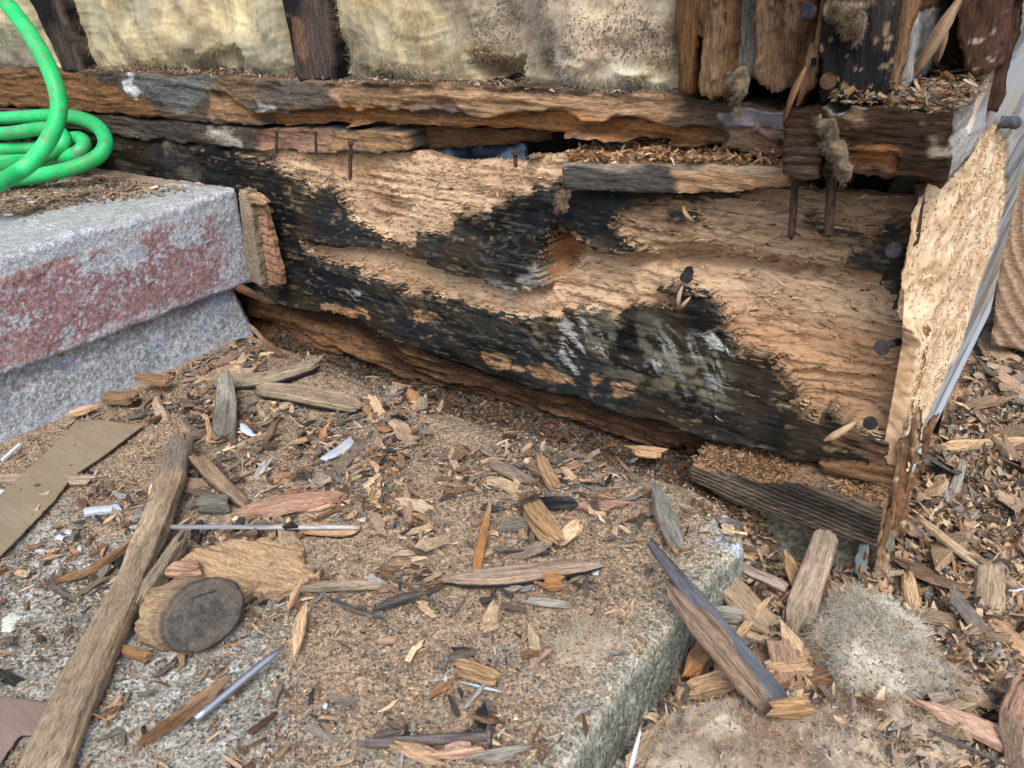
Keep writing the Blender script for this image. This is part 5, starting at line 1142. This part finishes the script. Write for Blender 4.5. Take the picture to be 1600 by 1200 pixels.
S_('wood_piece', 'straight grooved stub under the lower end of the black trim stick', 'wood piece', [(1205, 1122, .034), (1260, 1118, .034)], [22, 24], .010, (np.array([.30, .18, .09]), np.array([.42, .27, .14]), DKBR), Z=LZ, s=904, rag=.003, deg_amp=.0015)
S_('wood_board', 'tan board end under the insulation clump', 'board', [(1195, 1052, .012), (1262, 1044, .014)], [26, 34], .008, tn, Z=LZ, s=905, rag=.004)
S_('wood_board', 'brown board lying in shadow under the insulation clump', 'board', [(1235, 1085, .004), (1330, 1060, .004)], [40, 40], .008, bz, Z=LZ, s=906)
S_('wood_piece', 'light tan blocky piece left of the black trim stick foot', 'wood piece', [(1080, 1092, .010), (1140, 1075, .014)], [24, 34], .012, tn, Z=LZ, s=907, rag=.003)
S_('wood_piece', 'brown chunk with an orange broken corner beside the slab edge', 'wood piece', [(1075, 1070, .006), (1115, 1010, .012)], [30, 40], .014, bz, Z=LZ, s=908, patches=[(0, .3, (.38, .18, .08), .8)])
S_('leaf', 'long dry grey green leaf by the foot of the slab edge', 'leaf', [(1032, 1165, .010), (1052, 1135, .012), (1080, 1108, .014)], [6, 20, 12], .0012, (np.array([.20, .18, .12]), np.array([.30, .28, .20]), BROWN), Z=LZ, s=909, rag=.001)
S_('twig', 'bare white twig at the bottom edge of the photo', 'twig', [(985, 1205, .022), (998, 1155, .026)], [8, 6], .003, (np.array([.62, .62, .62]), np.array([.7, .7, .72]), GREY), Z=LZ, s=910, m=M_PAINT)
S_('rod_fragment', 'bright white straw near the right edge of the photo', 'straw', [(1568, 927, .016), (1606, 922, .016)], [6, 6], .002, wh, Z=LZ, s=911, m=M_PAINT)
S_('wood_board', 'pale board lying level in the far debris right of the side board', 'board', [(1478, 702, .006), (1606, 696, .006)], [10, 13], .008, (TAN, PALE, BROWN), Z=-.41, s=912)
S_('splinter', 'grey pointed splinter standing in the far right debris', 'splinter', [(1505, 722, .012), (1488, 778, .004)], [8, 20], .005, gy, Z=-.41, s=913)
S_('wood_piece', 'tan flat chip left of the grey pointed splinter', 'wood piece', [(1488, 728, .006), (1466, 766, .003)], [20, 22], .005, pk, Z=-.41, s=914)
# grooved chip in the trough, slivers
S_('wood_chip', 'yellowish comb grooved chip in the gap under the sill', 'wood chip', [(990, 706, .004), (1034, 710, .004)], [24, 26], .005, (TAN*.8, TAN*1.1, DKBR), Z=-.350, s=920, deg_amp=.0016)
S_('wood_strip', 'bent brown splinter curling down between step and sill', 'wood strip', [(388, 510, .050), (412, 535, .030), (450, 565, .006)], [8, 12, 5], .004, (BROWN, np.array([.34, .22, .14]), DKBR), Z=-.345, s=921)
S_('wood_strip', 'dark shard jammed in the black gap beside the step corner', 'wood strip', [(372, 452, .06), (425, 478, .055)], [16, 10], .006, (DKBR, BROWN, CHAR), Z=-.345, s=922)
for k, (x, y) in enumerate([(588, 640), (618, 622), (648, 632), (660, 636), (608, 625)]):
    S_('wood_chip', ['short ribbed tan chip in the cluster below the left half of the sill', 'upright pinkish chip with a pointed top in the cluster below the sill', 'pale orange chip at the right of the cluster below the sill', 'small dull chip at the right end of the cluster below the sill', 'narrow dark chip inside the cluster below the sill'][k], 'wood chip',
       [(x-8+3*k, y-16+6*(k % 2), .008), (x+8-2*k, y+14, .002)], [14, 18], .006, [tn, pk, og, gb, gy][k], s=930+k, rag=.003)
# wooden things stuck to the wall
def wallstick(label, a, b, w, cols, s, Y=.478, thick=.003, parent=None, name='splinter', cat='splinter'):
    A_, B_ = atY(*a, Y), atY(*b, Y); n = 10
    P = [A_+(B_-A_)*t+np.array([0, -.003*sin(pi*t), 0]) for t in np.linspace(0, 1, n)]
    wm = w/F_PX*(A_ @ _F)/2; rad = wm*np.array([.3, .6, .8, 1, 1, .95, .9, .8, .6, .2])
    V, F, Ft, G = tube(P, rad, 8); g = fbm(G[:, 0]*40, G[:, 1]*900, G[:, 2]*900, s=s)
    V = V+g[:, None]*wm*.3; C = lerp(cols[0], cols[1], sm(-.4, .4, g))
    return mesh_obj(name, V, [F, Ft], C, G, M_CHIP, parent, False, label=label, cat=cat)
wallstick('pale flat splinter clinging to the low right end of the sill', (1288, 688), (1336, 660), 12, (TAN, PALE), 950)
wallstick('left one of two pale matchstick slivers by the nail stub', (1060, 479), (1066, 447), 6, (np.array([.38, .32, .24]), PALE), 951)
wallstick('right one of two pale matchstick slivers by the nail stub', (1064, 482), (1079, 464), 6, (np.array([.35, .28, .2]), TAN), 952)
wallstick('short brown stick jutting from the split below the short dark board', (1068, 322), (1084, 346), 8, (BROWN, TAN), 953)
wallstick('long diagonal brown splinter hanging at the upper right corner', (1505, -10), (1428, 118), 22, (BROWN, np.array([.34, .24, .16])), 954, Y=.488, name='hanging_splinter')
wallstick('brown twisted strip hanging over the ribbed block', (1258, 105), (1226, 190), 12, (DKBR*1.5, BROWN*1.4), 955, Y=.462, name='hanging_splinter')
wallstick('thin reddish splinter standing up left of the corner stud', (1480, 40), (1462, 100), 18, (BROWN*1.2, np.array([.3, .2, .15])), 956, Y=.50, name='hanging_splinter')
# end grain lumber beyond the corner
def lumber():
    pl = planeY(.93)
    O = topoly(pl, [(1573, 255), (1640, 190), (1660, 400), (1660, 560), (1548, 540), (1556, 460)])
    cx = O.mean(0)+[.13, .10]
    def rg(U, V): return np.sin(np.hypot(U-cx[0], (V-cx[1])*.8)*520+2.5*vn(U*22, V*22))
    c = lambda U, V, d, h: lerp([.42, .29, .205], [.25, .155, .105], sm(.3, .9, rg(U, V)))*(1+.2*vn(U*400, V*400))[:, None]
    panel('lumber_end', pl, O, .0016, lambda U, V, d: .0006*rg(U, V)-.002*sm(.004, 0, d), c, skirt=.12, rag=.001, m=M_WOOD, label='pinkish sawn lumber end with curved growth rings beyond the corner', cat='lumber')
    S_('siding_scrap', 'curved dark olive strip on the debris at the right edge', 'scrap', [(1525, 560, .01), (1560, 590, .004), (1640, 600, .004)], [4, 14, 16], .002, (np.array([.07, .065, .04]), np.array([.12, .11, .07]), CHAR), Z=-.40, s=960, m=M_PAINT)
lumber()
# ------------------------------------------------------------------ insulation clump and dusty heap on the right
def clump(name, label, px, Z, hgt, s, cols, nh, cat='insulation', dark=None, res=.0016):
    pl = planeZ(Z); O = topoly(pl, px)
    def h(U, V, d):
        b = fbm(U*40, V*40, s=s, o=4); f = fbm(U*220, V*220, s=s+1, o=4)
        lump = sm(-.55, .35, fbm(U*26, V*26, s=s+8, o=3)); return hgt*(1-np.exp(-d/.016))*(.25+.75*lump)*(.85+.6*b)+.0012*f+.007*np.abs(fbm(U*28, V*28, s=s+7, o=3))
    def c(U, V, d, H):
        n = fbm(U*60, V*60, s=s+2, o=4); f = fbm(U*350, V*350, s=s+3, o=4)
        sw = swirl(U, V, s+40, k=25, fx=60, fz=420)
        C = lerp(cols[0], cols[1], sm(-.4, .4, n+.3*sw)); C = lerp(C, cols[2], sm(.15, .6, fbm(U*45, V*45, s=s+4, o=5)+.15*f)*.8)
        C = C*(1+.3*sw[:, None]); return lerp(C, DKBR, sm(.45, .8, fbm(U*70, V*70, s=s+5, o=5))*.6)
    o, (U, V, H, C, P) = panel(name, pl, O, res, h, c, skirt=.012, rag=.010, ragf=55, rows=4, m=M_FIBER, label=label, cat=cat, seed=s)
    r = np.random.default_rng(s); i = r.integers(0, len(U), nh)
    D = np.stack([r.normal(0, 1, nh), r.normal(0, 1, nh), np.abs(r.normal(.06, .16, nh))], -1)
    hv = hairs(P[i], D, r.uniform(.005, .018, nh)*r.random(nh)**.6, .00011, C[i]*r.uniform(.8, 1.4, (nh, 1)), seed=s, curl=.9)
    mesh_obj('loose_fibre', hv[0], [hv[1]], hv[2], hv[3], M_FIBER, o, False, kind='stuff')
    n = nh//9; i = r.integers(0, len(U), n); k = np.array([TAN, PALE, BROWN, CHAR*2, np.array([.5, .5, .5]), ORANGE])[r.choice(6, n, p=[.3, .25, .2, .1, .05, .1])]
    cv = chips_batch(P[i], r.uniform(0, 6.3, n), r.normal(0, .4, n), r.uniform(0, 3, n), r.uniform(.001, .006, n), r.uniform(.0005, .002, n), r.uniform(.0003, .001, n), k, 3, s)
    mesh_obj('crumb', cv[0], [cv[1]], cv[2], cv[3], M_CHIP, o, False, kind='stuff')
    return o
clump('insulation_clump', 'fluffy cream grey insulation clump full of crumbs on the right debris', [(1245, 1012), (1255, 985), (1290, 955), (1340, 940), (1395, 970), (1435, 1000), (1445, 1045), (1480, 1068), (1500, 1082), (1470, 1090), (1430, 1092), (1385, 1085), (1335, 1062), (1295, 1040), (1262, 1030)], -.383, .027, 1001,
      ([.34, .32, .26], [.58, .55, .47], [.22, .165, .11]), 18000)
clump('insulation_clump', 'grey matted fluff tangled with sawdust along the bottom right', [(1020, 1215), (1040, 1150), (1090, 1110), (1160, 1105), (1240, 1120), (1330, 1112), (1400, 1100), (1450, 1130), (1480, 1175), (1520, 1260), (1300, 1330), (1000, 1330)], -.374, .012, 1002,
      ([.28, .22, .16], [.42, .36, .28], [.20, .135, .09]), 13000)
clump('dust_heap', 'pale fluffy dust heap on the bare concrete near the slab edge', [(860, 1010), (890, 985), (940, 990), (975, 1015), (960, 1045), (900, 1055), (865, 1040)], SLAB_Z-.002, .004, 1003, ([.34, .28, .20], [.46, .41, .33], [.24, .18, .12]), 2500, cat='dust heap')
clump('dust_heap', 'small pale fluff smear at the bottom beside the long strip', [(165, 1190), (200, 1165), (235, 1160), (250, 1180), (210, 1230), (170, 1230)], SLAB_Z-.002, .004, 1004, ([.42, .34, .26], [.52, .44, .36], [.3, .22, .16]), 1500, cat='dust heap')
def hang_tuft(px, Y, s, label, col, dens=1600):
    pl = planeY(Y); O = topoly(pl, px)
    o, (U, V, H, C, P) = panel('fibre_tuft', pl, O, .0012, lambda U, V, d: .005*(1-np.exp(-d/.003))+.003*fbm(U*300, V*300, s=s), lambda U, V, d, h: lerp(np.array(col)*.55, np.array(col)*1.15, sm(-.4, .4, fbm(U*350, V*350, s=s+1))), skirt=.006, rag=.003, ragf=160, m=M_FIBER, label=label, cat='fibre tuft', seed=s)
    r = np.random.default_rng(s); i = r.integers(0, len(U), dens)
    hv = hairs(P[i], np.stack([r.normal(0, 1, dens), -np.abs(r.normal(.5, .5, dens)), r.normal(-.3, 1, dens)], -1), r.uniform(.001, .005, dens), .0001, C[i]*r.uniform(.8, 1.4, (dens, 1)), seed=s, curl=.9)
    mesh_obj('loose_fibre', hv[0], [hv[1]], hv[2], hv[3], M_FIBER, o, False, kind='stuff')
hang_tuft([(1283, 180), (1300, 195), (1312, 225), (1325, 245), (1322, 285), (1310, 288), (1305, 250), (1285, 225), (1280, 200)], .458, 1011, 'stringy tan tuft hanging down beside the ribbed block', (.14, .105, .07))
hang_tuft([(1298, 0), (1330, 5), (1350, 30), (1340, 65), (1325, 50), (1305, 30)], .462, 1012, 'tan crumbly tuft on the dark flat stud', (.13, .095, .06))
hang_tuft([(1140, 110), (1160, 108), (1165, 140), (1150, 180), (1142, 160)], .470, 1013, 'thin fibre wisp between the broken studs', (.15, .115, .075), 700)
hang_tuft([(874, 296), (888, 300), (882, 330), (870, 330)], .484, 1014, 'small dusty clot hanging below the left end of the short dark board', (.16, .12, .075), 800)

# ------------------------------------------------------------------ scattered chips
PALS = np.array([np.array([.42, .29, .185]), np.array([.54, .40, .26]), np.array([.30, .165, .085]), np.array([.17, .105, .065]), np.array([.27, .22, .17]), np.array([.048, .047, .046]), np.array([.34, .22, .15]), np.array([.17, .15, .13])])
NAMES = ['tan', 'pale yellow', 'orange', 'brown', 'grey brown', 'charred black', 'pinkish brown', 'dark grey']
def visible(x, y, z, m=60):
    px, py, w = project(np.stack([x, y, z], -1)); return (px > -m) & (px < 1600+m) & (py > -m) & (py < 1200+m) & (w > 0), px, py
# density over the picture of the debris, by place: dense near the step corner and along the middle, thin on bare concrete
def dens_slab(px, py):
    d = np.full(px.shape, .16)
    for (cx, cy, rx, ry, a) in [(380, 640, 220, 90, 1.0), (430, 760, 260, 120, .95), (600, 900, 240, 70, .55), (850, 760, 260, 90, .55), (150, 860, 200, 110, .35), (740, 1150, 150, 60, .5), (480, 930, 120, 50, .6)]:
        d = np.maximum(d, a*np.exp(-((px-cx)/rx)**2-((py-cy)/ry)**2))
    return d*sm(-.35, .45, fbm(px/55, py/40, s=88, o=3))+.06
def sample(n, r, region, pw=1.0):
    xs, ys, zs, ps, qs = [], [], [], [], []
    tot = 0
    while tot < n:
        if region == 'beyond':
            x = r.uniform(-.06, .5, n); y = r.uniform(.1, 1.4, n); k = (sdf(x, y, SLABP) > .003) & ~((x < -.05) & (y > .5)) & (r.random(n) < np.clip(.7/np.maximum(y, .3), .2, 1)); z = surf_z(x, y); px, py, w = project(np.stack([x, y, z], -1))
            xs.append(x[k]); ys.append(y[k]); zs.append(z[k]); ps.append(px[k]); qs.append(py[k]); tot += k.sum(); continue
        if region == 'slab':
            x = r.uniform(-.95, -.13, n*2); y = r.uniform(.04, .47, n*2); on = sdf(x, y, SLABP) < -.002; on &= ~((x < STEP_X+.002))
        elif region == 'right':
            x = r.uniform(-.16, .32, n*2); y = r.uniform(.15, 1.45, n*2); on = (sdf(x, y, SLABP) > .003) & ~((x < -.063) & (y > .50)) & ~((y > .5) & (x < -.062))
        elif region == 'trough':
            x = r.uniform(-.73, -.14, n*2); y = r.uniform(.462, .545, n*2); on = sdf(x, y, SLABP) > .002
        else:
            x = r.uniform(-1.25, STEP_X-.004, n*2); y = r.uniform(.15, .47, n*2); on = np.ones(len(x), bool)
        z = surf_z(x, y); v, px, py = visible(x, y, z)
        k = on & v
        if region == 'slab': k &= r.random(len(x)) < dens_slab(px, py)**pw
        if region == 'right': k &= r.random(len(x)) < np.clip(.75/np.maximum(y, .3)**1.0, .25, 1)
        if region == 'step': k &= r.random(len(x)) < np.exp(-np.clip(.02-(y-(.335+1.75*(x+.833))), 0, 1)/.018)
        xs.append(x[k]); ys.append(y[k]); zs.append(z[k]); ps.append(px[k]); qs.append(py[k]); tot += k.sum()
    return tuple(np.concatenate(a)[:n] for a in (xs, ys, zs, ps, qs))
REG = {'beyond': ([.33, .28, .06, .10, .08, .04, .08, .03], ''), 'slab': ([.24, .17, .09, .16, .14, .06, .10, .04], 'on the slab'), 'right': ([.33, .28, .06, .10, .08, .04, .08, .03], 'in the debris right of the slab'),
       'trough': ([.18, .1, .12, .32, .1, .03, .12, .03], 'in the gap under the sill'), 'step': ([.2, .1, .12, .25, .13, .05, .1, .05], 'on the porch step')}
def bulk(name, region, n, Lr, ar, tr, s, tilt=.2, rings=3, lift=.0006, bright=1.0, kind='stuff', label=None, power=1.6):
    r = np.random.default_rng(s); x, y, z, px, py = sample(n, r, region, 1.6 if Lr[1] > .01 else .8)
    L = Lr[0]+(Lr[1]-Lr[0])*r.random(n)**power; W = np.maximum(L*r.uniform(*ar, n), .0004); T = np.maximum(W*r.uniform(*tr, n), .0002)
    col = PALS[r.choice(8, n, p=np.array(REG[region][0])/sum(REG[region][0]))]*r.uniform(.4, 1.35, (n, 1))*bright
    dull = (r.random(n) < (.55 if 'crumb' in name else .22))[:, None]; gt = np.array([[.20, .175, .15], [.12, .10, .085], [.30, .29, .27], [.06, .055, .05], [.40, .40, .39]])[r.choice(5, n, p=[.38, .28, .16, .12, .06])]
    col = np.where(dull, gt*r.uniform(.6, 1.2, (n, 1))*bright, col)
    P = np.stack([x, y, z+lift+T*.4+np.abs(r.normal(0, .0006, n))], -1)
    V, F, C, G = chips_batch(P, r.uniform(0, 2*pi, n), r.normal(0, tilt, n), r.normal(0, tilt, n), L, W, T, col, rings, s)
    return mesh_obj(name, V, [F], C, G, M_CHIP, None, False, label=label, cat='debris' if label else None, kind=kind)
bulk('wood_crumbs', 'slab', 95000, (.0006, .0030), (.3, .9), (.3, .8), 2001, .3, 2, .0002, label='fine sawdust and crumbs strewn over the concrete slab', bright=1.05)
bulk('wood_slivers', 'slab', 5200, (.003, .013), (.1, .4), (.2, .6), 2002, .2, 3, .0004, label='small slivers scattered thickly over the slab')
bulk('wood_slivers', 'right', 23000, (.003, .020), (.12, .5), (.15, .5), 2003, .5, 3, .003, label='pale wood slivers covering the ground right of the slab')
bulk('wood_crumbs', 'right', 26000, (.001, .004), (.3, .9), (.3, .8), 2004, .5, 2, .001, label='sawdust crumbs on the ground right of the slab')
bulk('wood_crumbs', 'trough', 9000, (.001, .006), (.15, .8), (.3, .8), 2005, .4, 3, .0005, label='brown crumbs filling the gap between slab and sill', bright=.42)  # crumb colour darkened to stand for the shade in the gap
bulk('wood_crumbs', 'step', 5000, (.0008, .004), (.25, .9), (.3, .8), 2006, .3, 3, .0003, label='sawdust crumbs on top of the porch step')
bulk('wood_slivers', 'step', 450, (.004, .014), (.2, .6), (.2, .5), 2007, .2, 3, .0005, label='small slivers on top of the porch step')

bulk('wood_slivers', 'beyond', 8000, (.004, .020), (.12, .5), (.15, .5), 2013, .5, 3, .003, label='pale wood slivers on the ground farther right of the corner')
# the largest chips, each an object of its own
MARKS = [((300, 1000), 'near the long weathered strip'), ((330, 950), 'beside the round plug'), ((110, 760), 'beside the cardboard strip'), ((450, 790), 'by the cracked pink piece'), ((350, 640), 'around the grey stake'),
         ((480, 610), 'by the dusty grey board'), ((620, 630), 'in the row below the sill'), ((540, 700), 'near the blue white plastic shard'), ((800, 905), 'by the flat level strip'), ((860, 830), 'near the fibrous chunk'), ((850, 740), 'near the upturned flake'),
         ((1040, 810), 'near the dark grey splinter'), ((760, 1060), 'near the brown stub'), ((600, 1160), 'near the long rusty nail'), ((375, 1080), 'near the shiny nail'), ((550, 940), 'by the pale grooved strip'), ((1000, 1000), 'near the slab edge'),
         ((1270, 900), 'beside the leaning grey board'), ((1360, 1010), 'around the insulation clump'), ((1130, 1000), 'beside the black trim stick'), ((1500, 870), 'along the slanting pale lath'), ((1420, 930), 'by the pale upright splinter'), ((1540, 930), 'near the rough block'),
         ((1480, 750), 'near the grey pointed splinter'), ((1540, 690), 'along the far level board'), ((1560, 560), 'in the far debris by the olive strip'), ((1580, 1020), 'by the wide pale board'), ((1540, 1140), 'by the pinkish strip'), ((1290, 1120), 'in the bottom right fluff'),
         ((60, 290), 'below the green hose'), ((250, 285), 'at the back of the step'), ((900, 690), 'in the middle of the gap'), ((560, 580), 'at the left end of the gap'), ((1200, 880), 'at the foot of the footing block'), ((900, 1100), 'on the bare rim of the slab'), ((150, 640), 'along the foot of the riser')]
def individuals(region, n, Lr, s, tilt=.18, lift=.001):
    r = np.random.default_rng(s); x, y, z, px, py = sample(n, r, region, 2.2)
    for i in range(n):
        L = Lr[0]+(Lr[1]-Lr[0])*r.random()**1.5
        if region == 'right': L *= .75+.45*min(y[i], 1.2)
        a = r.uniform(.14, .45); W = L*a; T = min(W*r.uniform(.2, .5), .007)
        k = r.choice(8, p=np.array(REG[region][0])/sum(REG[region][0]))
        V, F, C, G = chips_batch(np.array([[x[i], y[i], z[i]+lift+T*.4]]), np.array([r.uniform(0, 2*pi)]), np.array([r.normal(0, tilt)]), np.array([r.normal(0, tilt)]), np.array([L]), np.array([W]), np.array([T]),
                                 (lerp(PALS[k], [.22, .18, .145], np.array(r.uniform(0, .6)))*r.uniform(.5, 1.2)*(.5 if region == 'trough' else 1))[None], 7, s*1000+i)  # chips in the gap carry its shade as a darker colour
        dd = [((px[i]-m[0][0])**2+(py[i]-m[0][1])**2) for m in MARKS]; w = MARKS[int(np.argmin(dd))][1]
        shape = 'long thin' if a < .22 else ('narrow' if a < .32 else 'broad'); size = 'large ' if L > Lr[0]+.6*(Lr[1]-Lr[0]) else 'small ' if L < Lr[0]+.25*(Lr[1]-Lr[0]) else ''
        noun = 'splinter' if a < .25 else 'chip'
        mesh_obj('wood_chip', V, [F], C, G, M_CHIP, None, False, label=f'{size}{shape} {NAMES[k]} {noun} {w}', cat='wood chip', group='loose wood chips')
bulk('wood_slivers', 'slab', 1400, (.009, .016), (.12, .5), (.2, .5), 2011, .35, 5, .002, label='larger slivers tangled in the debris on the slab')
individuals('slab', 118, (.012, .040), 31, tilt=.30, lift=.0025)
individuals('right', 132, (.018, .058), 32, tilt=.45, lift=.007)
individuals('trough', 18, (.012, .03), 33, tilt=.3)
individuals('step', 18, (.010, .024), 34)

# crumbs lying on the ledges of the wall
def ledge(name, x0, x1, y0, y1, z, n, s, label, cols=(TAN, PALE, BROWN, ORANGE), L=(.001, .007), hp=.004):
    r = np.random.default_rng(s); P = np.stack([r.uniform(x0, x1, n), r.uniform(y0, y1, n), np.full(n, z)+np.abs(r.normal(0, 1, n))*hp*.5], -1)
    P[:, 2] += hp*.6*fbm(P[:, 0]*40, P[:, 1]*40, s=s)
    col = np.array(cols)[r.integers(0, len(cols), n)]*r.uniform(.7, 1.2, (n, 1)); l = r.uniform(*L, n)
    V, F, C, G = chips_batch(P, r.uniform(0, 6.3, n), r.normal(0, .4, n), r.uniform(0, 3, n), l, l*r.uniform(.15, .6, n), l*r.uniform(.1, .3, n), col, 3, s)
    mesh_obj(name, V, [F], C, G, M_CHIP, None, False, label=label, cat='debris', kind='stuff')
a, b = atY(880, 252, .487), atY(1225, 262, .487)
for k in range(6):
    t0, t1 = k/6, (k+1)/6; p, q = a+(b-a)*t0, a+(b-a)*t1
    ledge('wood_crumbs', p[0], q[0], .488, .535, (p[2]+q[2])/2+.001, 420, 3000+k, 'tan crumbs piled on top of the short dark board', hp=.005)
a, b = atY(1080, 729, .478), atY(1377, 795, .478)
for k in range(10):
    t0, t1 = k/10, (k+1)/10; p, q = a+(b-a)*t0, a+(b-a)*t1
    ledge('wood_crumbs', p[0], q[0], .480, .53, (p[2]+q[2])/2+.001, 420, 3010+k, 'brown sawdust piled on top of the footing block', cols=(BROWN*1.2, TAN*.8, DUST, ORANGE*.8), L=(.0008, .005))
ledge('fibre_and_crumbs', -.128, -.066, .466, .60, -.0725, 5000, 3100, 'matted fibre and crumbs heaped on the dark block at the corner', cols=(np.array([.27, .20, .13]), np.array([.38, .29, .19]), BROWN*.8, BROWN*1.3, np.array([.25, .22, .18])), L=(.001, .008), hp=.009)
a, b = atY(130, 110, .497), atY(1050, 152, .497)
for k in range(10):
    t0, t1 = k/10, (k+1)/10; p, q = a+(b-a)*t0, a+(b-a)*t1
    ledge('wood_crumbs', p[0], q[0], .498, .525, (p[2]+q[2])/2+.0005, 300, 3030+k, 'grey brown crumbs along the top of the plate board', cols=(np.array([.25, .2, .16]), np.array([.4, .33, .25]), BROWN), L=(.0006, .004), hp=.003)

# where several things would read alike, say which one it is by its place in the row
def tell_apart():
    d = {}
    for o in list(COL.objects):
        if o.parent is None and 'label' in o and o.get('kind') is None: d.setdefault(o['label'], []).append(o)
    num = ['', 'second', 'third', 'fourth', 'fifth', 'sixth', 'seventh', 'eighth', 'ninth', 'tenth', 'eleventh', 'twelfth']
    for lab, L in d.items():
        if len(L) < 2: continue
        def px(o):
            v = o.data.vertices[len(o.data.vertices)//2].co if o.type == 'MESH' else o.location
            return project(np.array([v[:]]))[0][0]
        L.sort(key=px)
        for i, o in enumerate(L):
            w = 'leftmost' if i == 0 else ('rightmost' if i == len(L)-1 else num[min(i, 11)]+' from left')
            o['label'] = lab+', '+w
            if len(o['label'].split()) > 16: o['label'] = o['label'].replace('small ', '').replace(' from left', ' along')
tell_apart()
